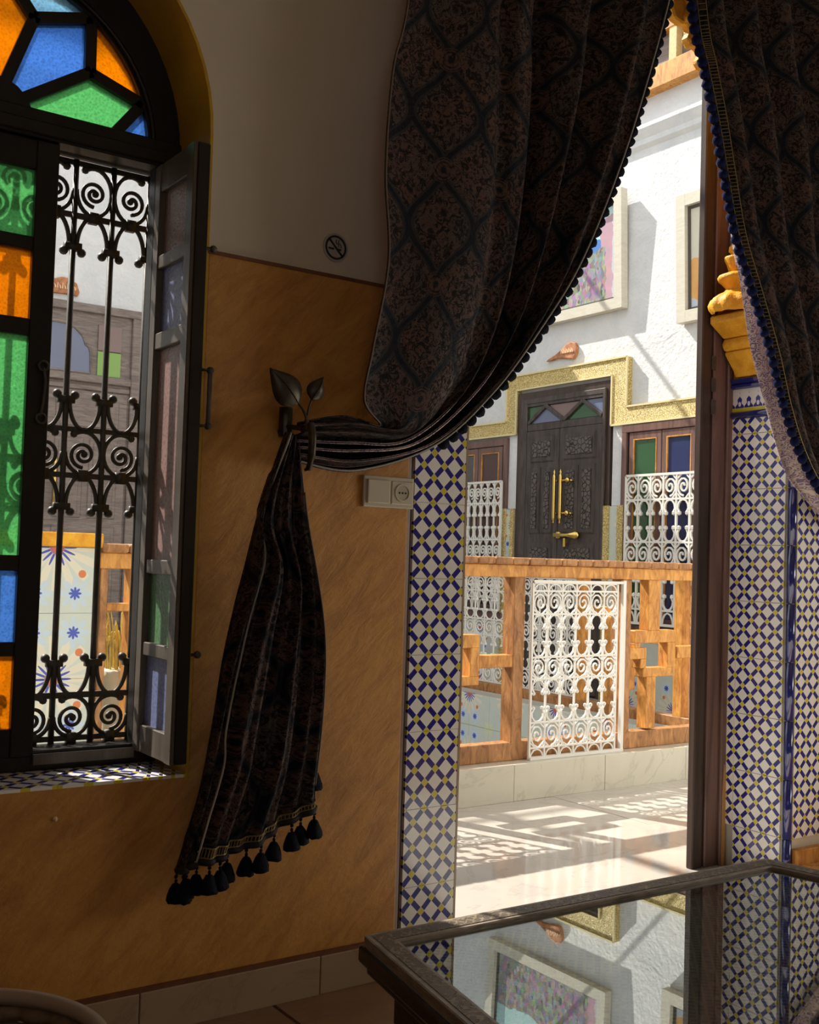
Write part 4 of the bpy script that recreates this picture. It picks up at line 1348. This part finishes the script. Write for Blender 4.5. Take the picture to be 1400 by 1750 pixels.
# windows of the right facade
def facade_window(name, ry0, ry1, label, panes):
    a, b = FY(ry0), FY(ry1)                      # a<b
    zt_ = 2.155
    w_ = tag(MB().box(XF-.03, XF, a, b, .55, zt_).build(name, mt['blackbrown_wood']), label, None, None, 'structure')
    m = MB(); fboxw(m, a, b, zt_-.06, zt_+.0, .03, .06); fboxw(m, a, a+.05, .55, zt_, .03, .06); fboxw(m, b-.05, b, .55, zt_, .03, .06); fboxw(m, a, b, .55, .61, .03, .07)
    m.build('frame', mt['brown_wood'], w_, bevel=.004)
    c_ = (a+b)/2
    for k, (p0, p1) in enumerate(((c_+.005, b-.075), (a+.075, c_-.005))):
        s = MB(); fboxw(s, p0, p0+.045, .61, zt_-.065, .03, .05); fboxw(s, p1-.045, p1, .61, zt_-.065, .03, .05)
        fboxw(s, p0, p1, zt_-.115, zt_-.065, .03, .05); fboxw(s, p0, p1, .61, .67, .03, .05)
        so = s.build('sash', mt['brown_wood'], w_, bevel=.003)
        q = MB(); fboxw(q, p0+.04, p1-.04, .66, zt_-.11, .032, .040); q.build('pane', mt[panes[k]], so)
        e = MB(); 
        for (ya, yb, za, zb) in ((p0+.045, p0+.053, .67, zt_-.115), (p1-.053, p1-.045, .67, zt_-.115), (p0+.045, p1-.045, zt_-.123, zt_-.115)): fboxw(e, ya, yb, za, zb, .04, .052)
        e.build('pale_bead', mt['cedar'], so)
    return w_
facade_window('window_2', .845, .9744, 'brown window with green and blue panes right of the carved door', ['f_green', 'f_blue'])
facade_window('window_3', 1.1961, 1.33, 'brown window with dark panes left of the carved door', ['f_grey', 'f_brown'])

# white iron screens
def screen(wd, ht, cols, rows, r=.005, rim=.009, n=4):
    """screen in the plane y=0, x 0..wd, z 0..ht: rows listed from the bottom as (kind, share)"""
    m = MB(); tot = sum(s for _, s in rows); z = 0; p_ = wd/cols
    for i in range(cols+1):
        rr_ = rim if i in (0, cols) else r*1.15
        m.tube([(i*p_, 0, 0), (i*p_, 0, ht)], rr_, n)
    m.tube([(0, 0, 0), (wd, 0, 0)], rim, n); m.tube([(0, 0, ht), (wd, 0, ht)], rim, n)
    for kind, sh in rows:
        h = ht*sh/tot
        if z > .001: m.tube([(0, 0, z), (wd, 0, z)], r*1.1, n)
        for i in range(cols):
            xc = (i+.5)*p_; zc_ = z+h/2
            if kind == 's':
                R = min(p_, h)*.46
                pts = []
                K = 20
                for k in range(K+1):
                    t = k/K; a = -PI/2+(1 if i % 2 else -1)*2*PI*1.75*t
                    q = R*(1-t*.85)
                    pts.append((xc+q*math.cos(a), 0, zc_+q*math.sin(a)*min(1.25, h/p_ if h > p_ else 1)))
                m.tube(pts, r*.95, n)
                for sx in (-1, 1):
                    for sz in (-1, 1):
                        m.tube([(xc+sx*p_*.5, 0, zc_+sz*h*.26), (xc+sx*p_*.34, 0, zc_+sz*h*.36), (xc+sx*p_*.16, 0, zc_+sz*h*.5)], r*.85, n)
            elif kind == 'k':
                for sz in (-1, 1):
                    zz_ = zc_+sz*h*.5
                    for sx in (-1, 1):
                        pts = [(xc, 0, zz_-sz*.02*h), (xc+sx*p_*.20, 0, zz_-sz*h*.04), (xc+sx*p_*.36, 0, zz_-sz*h*.12), (xc+sx*p_*.40, 0, zz_-sz*h*.22), (xc+sx*p_*.30, 0, zz_-sz*h*.29), (xc+sx*p_*.27, 0, zz_-sz*h*.33)]
                        m.tube(pts, r, n)
                        m.ball((xc+sx*p_*.30, 0, zz_-sz*h*.33), r*2.0, 5, 3)
                        m.tube([(xc+sx*p_*.5, 0, zz_-sz*h*.33), (xc+sx*p_*.30, 0, zz_-sz*h*.33)], r, n)
            elif kind == 'e':
                m.tube([(xc+p_*.42*math.cos(PI*k/6), 0, z+h*.85*math.sin(PI*k/6)) for k in range(7)], r*.8, n)
        z += h
    return m
def screen_thing(name, m, loc, rz, label, group=None):
    t_ = thing(name, loc, label, 'screen', {'iron_panel': 'white iron panels set in the railings', 'window_guard': 'white iron guards before the facade windows'}[name], rz)
    o = bpy.data.objects.new('scrollwork', m.mesh('scrollwork', mt['white_iron'])); COL.objects.link(o); o.parent = t_
    return t_
# guards stand in front of the facade windows; -90 deg turns +x into -y
s_ = screen(.76, 1.12, 6, [('e', .08), ('k', .24), ('s', .14), ('k', .24), ('s', .14)], .0095, .013)
screen_thing('window_guard', s_, (XF-.10, FY(.9578)+.0, .63), -PI/2, 'white scrolled iron guard in front of the green and blue window')
s_ = screen(.56, 1.14, 6, [('e', .08), ('k', .24), ('s', .14), ('k', .24), ('s', .14)], .0085, .013)
screen_thing('window_guard', s_, (XF-.10, FY(1.287), .63), -PI/2, 'white scrolled iron guard in front of the window left of the carved door')

# low tiled pilasters flanking the door
def low_pil(ra, rb_, label):
    a, b = FY(ra), FY(rb_)
    t_ = thing('low_pilaster', (XF-.03, (a+b)/2, 0), label, 'pilaster', 'low tiled pilasters flanking the carved door')
    m = MB(); fboxw(m, a, b, 0, 1.525, 0, .045); m.build('core', mt['grout'], t_)
    wdt = (b-a)*.3
    for (p0, p1) in ((a, a+wdt), (b-wdt, b)):
        q = MB(); fboxw(q, p0, p1, 0, 1.53, .045, .065); q.build('gilt_border', mt['gold'], t_, bevel=.003)
    q = MB(); fboxw(q, a+wdt, b-wdt, 0, 1.525, .045, .052); q.build('tile_strip', mt['star'], t_)
low_pil(.9685, 1.0038, 'low gilt and starburst-tile pilaster right of the carved door')
low_pil(1.1779, 1.202, 'low gilt and tile pilaster left of the carved door')
# white narrow plaster columns above them
m = MB(); fboxw(m, FY(.9745), FY(.9935), 1.53, FZ(.1747), 0, .03); fboxw(m, FY(1.1785), FY(1.1961), 1.53, FZ(.1775), 0, .03)
struct('trim_plaster_strips', m, mt['white_out'], 'narrow white plaster strips beside the carved door')
# star tile dado on the facade
dd = struct('trim_dado', MB().box(XF-.012, XF, .3, FY(.8), 0, 1.0), mt['grout'], 'starburst tile dado on the right facade')
for i in range(8):
    for j in range(3):
        yy = 2.60-i*.23
        if yy-.23 > .3: inst(stm[(i % 2)*2+(j % 2)], 'tile', (XF-.020, yy, .02+j*.23), dd, -PI/2)
m = MB(); fboxw(m, FY(.9685)-.6, FY(.9685), 0, .55, 0, .02); fboxw(m, FY(1.202), YF, 0, .55, 0, .02); m.build('tile_field', mt['star'], dd)

# pictures
def picture(ra_y, rb_y, z0, z1, mat, label, tilt=.035):
    t_ = thing('framed_painting', (XF, (ra_y+rb_y)/2, z0), label, 'painting', 'framed paintings on the right facade')
    a, b = ra_y, rb_y; f_ = .085
    def P(m, ya, yb, za, zb, d0, d1):
        vs = []
        for z in (za, zb):
            tt = tilt*(z-z0)/(z1-z0)
            for y in (ya, yb):
                for x in (XF-d1-tt, XF-d0-tt): vs.append((x, y, z))
        m.add(vs, [(0, 2, 3, 1), (4, 5, 7, 6), (0, 1, 5, 4), (2, 6, 7, 3), (0, 4, 6, 2), (1, 3, 7, 5)])
    m = MB(); P(m, a+f_, b-f_, z1-f_, z1, 0.005, .075); P(m, a+f_, b-f_, z0, z0+f_, 0.005, .075); P(m, a, a+f_, z0, z1, 0.0045, .0755); P(m, b-f_, b, z0, z1, 0.0045, .0755)
    m.build('frame', mt['frame'], t_)
    m = MB(); g = f_-.001; g2 = f_+.022
    P(m, a+g2, b-g2, z1-g2, z1-g, .01, .04); P(m, a+g2, b-g2, z0+g, z0+g2, .01, .04); P(m, a+g, a+g2, z0+g, z1-g, .01, .0405); P(m, b-g2, b-g, z0+g, z1-g, .01, .0405)
    m.build('inner_slip', mt['dark_line'], t_)
    m = MB(); P(m, a+g, b-g, z0+g, z1-g, .012, .03)
    m.uv = [(1-(v[1]-a)/(b-a), (v[2]-z0)/(z1-z0)) for v in m.v]
    m.build('canvas', mat, t_)
picture(FY(.9775), FY(.9775)+1.42, FZ(.322), FZ(.473), mt['pic0'], 'large framed painting of a crowded market under a blue sky')
picture(FY(.8875)-.95, FY(.8875), FZ(.2867), FZ(.4370), mt['pic1'], 'framed orange and cream painting partly behind the door post')

# carved stones over the doors
def stone(pts, wx, ax, label, letters):
    t_ = thing('door_name_stone', (pts[0][0], wx, pts[0][1]) if ax == 'y' else (wx, pts[0][0], pts[0][1]), label, 'sign', 'terracotta name stones over the doors')
    m = MB(); m.prism(pts, wx-.03, wx, ax); m.build('stone', mt['terracotta'], t_, bevel=.008, seg=2)
    m = MB()
    for l in letters:
        m.tube([((p[0], wx-.033, p[1]) if ax == 'y' else (wx-.033, p[0], p[1])) for p in l], .0065, 4)
    m.build('incised_letters', mt['incised'], t_)
ys, zs_ = 4.44, 2.83
pts = [(4.72, 2.785), (4.66, 2.785), (4.58, 2.795), (4.50, 2.785), (4.44, 2.775), (4.38, 2.765), (4.345, 2.80), (4.335, 2.86), (4.36, 2.90), (4.41, 2.915), (4.47, 2.90), (4.52, 2.865), (4.60, 2.83), (4.68, 2.805)]
def squig(y0, y1, z, h, n, sgn=1):
    out = []
    for k in range(n):
        a = y0+(y1-y0)*k/n; s = (y1-y0)/n*.6
        out.append([(a, z), (a+s*.1, z+h), (a+s*.9, z+h*.4), (a+s, z)])
    return out
stone(pts, XF, 'x', 'small terracotta name stone over the carved courtyard door', squig(4.52, 4.365, 2.825, .035, 5))
pts = [(2.40, 3.045), (2.46, 3.09), (2.50, 3.14), (2.56, 3.165), (2.62, 3.16), (2.68, 3.13), (2.705, 3.06), (2.69, 3.03), (2.60, 3.035), (2.50, 3.03)]
stone(pts, YF, 'y', 'rounded terracotta name stone seen through the window grille', squig(2.45, 2.68, 3.07, .045, 6))

# door in the far facade seen through the window
d3 = tag(MB().box(1.75, 3.20, YF-.05, YF, 0, 2.975).build('door_3', mt['grey_wood'], bevel=.004), 'grey weathered double door across the courtyard behind the grille', None, None, 'structure')
m = MB(); y_ = YF-.05
m.box(1.75, 3.20, y_-.03, y_, 2.91, 2.975); m.box(3.13, 3.20, y_-.03, y_, 0, 2.91); m.box(1.75, 1.82, y_-.03, y_, 0, 2.91)
m.box(1.82, 3.13, y_-.035, y_, 2.36, 2.42); m.box(1.82, 3.13, y_-.015, y_, 2.30, 2.34)
m.build('frame_moulding', mt['grey_wood'], d3, bevel=.006)
m = MB()
pa = [(2.27, 2.43), (2.80, 2.43), (2.80, 2.60), (2.785, 2.64), (2.76, 2.655), (2.735, 2.72), (2.67, 2.78), (2.60, 2.805), (2.52, 2.81), (2.44, 2.80), (2.36, 2.77), (2.30, 2.70), (2.27, 2.60)]
m.prism(pa, y_-.012, y_-.004); m.build('pane', mt['f_steel'], d3)
m = MB(); m.tube([(x, y_-.014, z) for x, z in pa], .012, 6, True); m.build('arched_bead', mt['grey_wood'], d3)
m = MB(); m.box(2.857, 3.043, y_-.012, y_-.004, 2.625, 2.825); m.build('pane', mt['f_mauve'], d3)
m = MB(); m.box(2.857, 3.043, y_-.012, y_-.004, 2.425, 2.615); m.build('pane', mt['f_lime'], d3)
for (a, b) in ((1.84, 2.465), (2.475, 3.11)):
    lo = MB().box(a, b, y_-.02, y_, .03, 2.29).build('door_leaf', mt['grey_wood'], d3, bevel=.004)
    for zt_, zb_, n in ((2.22, 1.98, 1), (1.92, 1.30, 2), (1.24, .98, 1), (.92, .15, 2)):
        for k in range(n):
            wd = b-a; p0 = a+.07+(wd-.09)/n*k; p1 = p0+(wd-.09)/n-.05
            MB().box(p0, p1, y_-.030, y_-.02, zb_, zt_).build('raised_panel', mt['grey_wood'], lo, bevel=.006)
            MB().box(p0+.03, p1-.03, y_-.036, y_-.03, zb_+.03, zt_-.03).build('carved_field', m_plain('carved_grey', (.17, .14, .12), .5, var=.5, bump=1.0, sc=30) if False else mt['grey_wood'], lo, bevel=.004)
m = MB()
for x in (2.40, 2.54): m.tube([(x, y_-.09, 1.35), (x, y_-.09, 1.75)], .014, 8); m.tube([(x, y_-.03, 1.4), (x, y_-.09, 1.4)], .008, 6); m.tube([(x, y_-.03, 1.7), (x, y_-.09, 1.7)], .008, 6)
m.build('pull_handle', mt['brass'], d3, True)
m = MB(); m.box(3.24, 3.40, YF-.05, YF, 0, 1.55); m.build('gilt_border', mt['gold'], d3)

# ------------------------------------------------------------------ railings
def rail_thing(name, loc, label, rz=0):
    return thing(name, loc, label, 'railing', 'cedar railings round the courtyard galleries', rz)
nr = rail_thing('balcony_railing', (3.4, YR, .16), 'near orange cedar railing outside the doorway, with nested square lattice')
RY0, RY1 = YR-.0, YR+.065
def rb_(x0, x1, z0, z1, nm='lattice_bar', mat='cedar', y0=RY0, y1=RY1, par=None):
    return MB().box(x0, x1, y0, y1, z0, z1).build(nm, mt[mat], par or nr, bevel=.003)
rb_(1.34, 4.98, .995, 1.05, 'top_rail', 'cedar', RY0-.01, RY1+.01)
for k in range(37):
    x = 1.34+k*.1
    if x > 4.95: break
    MB().box(x+.0015, min(x+.0985, 4.98), RY0-.028, RY1+.028, 1.052, 1.084).build('rail_capping', mt['cedar_dark'], nr, bevel=.009, seg=2)
rb_(1.34, 4.98, .164, .245, 'bottom_rail', 'cedar_dark', RY0-.005, RY1)
for x in (1.345, 1.90, 2.60, 3.272, 3.965, 4.55, 4.92):
    rb_(x, x+(.062 if x > 2 else .026), .164, .995, 'post', 'cedar_dark', RY0-.004, RY1+.01)
# lattice left of the iron panel
for a in ((2.70, 3.08, .677, .734), (3.03, 3.08, .55, .677), (3.08, 3.285, .585, .640), (2.70, 3.08, .512, .55), (2.80, 2.85, .734, .995), (2.80, 2.85, .245, .512)): rb_(*a)
# lattice right of it
for a in ((4.153, 4.238, .741, .998), (4.06, 4.356, .680, .741), (4.300, 4.356, .553, .680), (4.027, 4.145, .60, .656), (4.126, 4.34, .510, .553),
          (4.105, 4.145, .553, .60), (4.150, 4.215, .254, .510), (4.370, 4.55, .597, .657), (4.06, 4.10, .656, .68)): rb_(*a)
# bay seen through the window
for a in ((1.371, 1.46, .842, .868), (1.455, 1.480, .245, .995), (1.48, 1.62, .60, .63), (1.60, 1.625, .40, .80), (1.66, 1.70, .245, .995), (1.70, 1.9, .7, .73)): rb_(*a)

ip = screen(.54, .80, 6, [('e', .06), ('s', .15), ('k', .26), ('s', .13), ('k', .26), ('s', .14), ('e', .05)], .0052, .007)
ipt = screen_thing('iron_panel', ip, (3.355, YR-.035, .172), 0, 'white scrolled iron panel set between the near railing posts')
m = MB(); m.box(.575, .592, -.008, .008, -.004, .815); m.box(-.0, .592, -.008, .008, .80, .812); m.box(-.0, .592, -.012, .012, -.008, .006)
o = bpy.data.objects.new('outer_frame', m.mesh('outer_frame', mt['white_iron'])); COL.objects.link(o); o.parent = ipt

ip2 = screen_thing('iron_panel', screen(.54, .80, 6, [('e', .06), ('s', .15), ('k', .26), ('s', .13), ('k', .26), ('s', .14), ('e', .05)], .0052, .007), (2.01, YR-.035, .172), 0, 'white scrolled iron panel of the near railing behind the left doorway tiles')
# right gallery railing, running away from the viewer
gr2 = rail_thing('balcony_railing', (XR, 3.2, 0), 'orange cedar railing of the right gallery behind the near one')
def sb(y0, y1, z0, z1, nm='lattice_bar', mat='cedar'):
    return MB().box(XR, XR+.065, y0, y1, z0, z1).build(nm, mt[mat], gr2, bevel=.003)
sb(1.58, YFR, .99, 1.05, 'top_rail'); sb(1.58, YFR, 1.05, 1.08, 'capping', 'cedar_dark'); sb(1.58, YFR, .13, .19, 'bottom_rail', 'cedar_dark')
for y in (2.02, 2.855, 3.50, 4.25, 4.83): sb(y, y+.07, .13, .99, 'post')
for (a, b, c_, d_) in ((2.09, 2.5, .60, .66), (2.45, 2.5, .30, .60), (2.5, 2.855, .74, .80), (2.3, 2.36, .66, .99), (2.6, 2.66, .19, .74), (2.5, 2.855, .36, .41),
                       (1.58, 1.8, .5, .56), (1.8, 1.86, .19, .99)): sb(a, b, c_, d_)
for k, (ya, wd) in enumerate(((4.80, .48), (4.24, .67), (3.49, .55))):
    s_ = screen(wd, .76, 6 if wd > .5 else 5, [('s', .16), ('k', .26), ('s', .14), ('k', .26), ('s', .14)], .0055, .008)
    screen_thing('iron_panel', s_, (XR+.03, ya, .20), -PI/2, ['far white iron panel of the right gallery railing', 'middle white iron panel of the right gallery railing', 'white iron panel of the right gallery nearest the orange post'][k])
# far gallery railing
gr3 = rail_thing('balcony_railing', (1.8, YFR, 0), 'orange cedar railing of the far gallery seen through the window')
for (a, b, c_, d_, nm) in ((XL, XR, .99, 1.05, 'top_rail'), (XL, XR, .13, .19, 'bottom_rail')):
    MB().box(a, b, YFR-.065, YFR, c_, d_).build(nm, mt['cedar'], gr3, bevel=.003)
for x in (-.9, 0, .9, 1.8, 2.75, 3.7, 4.6): MB().box(x, x+.07, YFR-.065, YFR, .13, .99).build('post', mt['cedar'], gr3, bevel=.003)
s3 = screen(.55, .76, 6, [('s', .16), ('k', .26), ('s', .14), ('k', .26), ('s', .14)], .0055, .008).mesh('scrollwork', mt['white_iron'])
for x in (.15, 1.05, 3.9):
    o = inst(s3, 'scrollwork', (x, YFR-.03, .2), gr3)

# tiled pier with orange cap
pr = thing('tiled_pier', (1.1, 1.6, 0), 'pier clad in starburst tiles with an orange cap outside the window', 'pier')
MB().box(.888, 1.327, 1.508, 1.80, 0, 1.068).build('core', mt['grout'], pr)
def startile(u0, v0, wd, ht):
    q = MB(); q.box(.001, wd-.001, 0, .008, .001, ht-.001); q.uv = [(v[0]+u0, v[2]+v0) for v in q.v]; return q.mesh('tile', mt['star'])
# a big star sits at x=1.186, z=1.065 and one repeat (.46) below
X0, Z0 = 1.186-.46, 1.065-.46*3
xsx = [.880, .955, 1.186, 1.335]; zsz = [0, .145, .375, .605, .835, 1.066]
for a, b in zip(xsx[:-1], xsx[1:]):
    for c_, d_ in zip(zsz[:-1], zsz[1:]):
        inst(startile(a-X0, c_-Z0, b-a, d_-c_), 'tile', (a, 1.50, c_), pr)
m = MB(); m.box(1.327, 1.335, 1.508, 1.80, 0, 1.066); m.build('side_tile', mt['star'], pr)
MB().box(.87, 1.345, 1.485, 1.82, 1.068, 1.118).build('cap', mt['honey'], pr, bevel=.004)

# dry yellow palm bundle in a white bowl behind the railing
pl = thing('dried_palm_bundle', (1.50, 1.68, .163), 'bundle of yellow dried palm blades in a white pot behind the railing', 'plant')
MB().lathe([(.05, .16), (.065, .40), (.078, .58), (.083, .608), (.070, .612)], (1.50, 1.68, .003), 18).build('pot', m_plain('cream_pot', (.66, .60, .45), .5), pl, True)
rnd = random.Random(11)
for k in range(60):
    a = rnd.uniform(0, 2*PI); r = rnd.uniform(.01, .06); h = rnd.uniform(.12, .24); o_ = rnd.uniform(.01, .035)
    bx, by = 1.50+r*math.cos(a), 1.68+r*math.sin(a)
    pts = cr([(bx, by, .60), (bx+o_*.3*math.cos(a), by+o_*.3*math.sin(a), .60+h*.7), (bx+o_*math.cos(a), by+o_*math.sin(a), .60+h), (bx+o_*1.5*math.cos(a), by+o_*1.5*math.sin(a), .60+h*.75)], 3)
    MB().tube(pts, [.0028]*6+[.002]*4, 4).build('blade', mt['straw'], pl)
# planter block of the same straw hanging lower
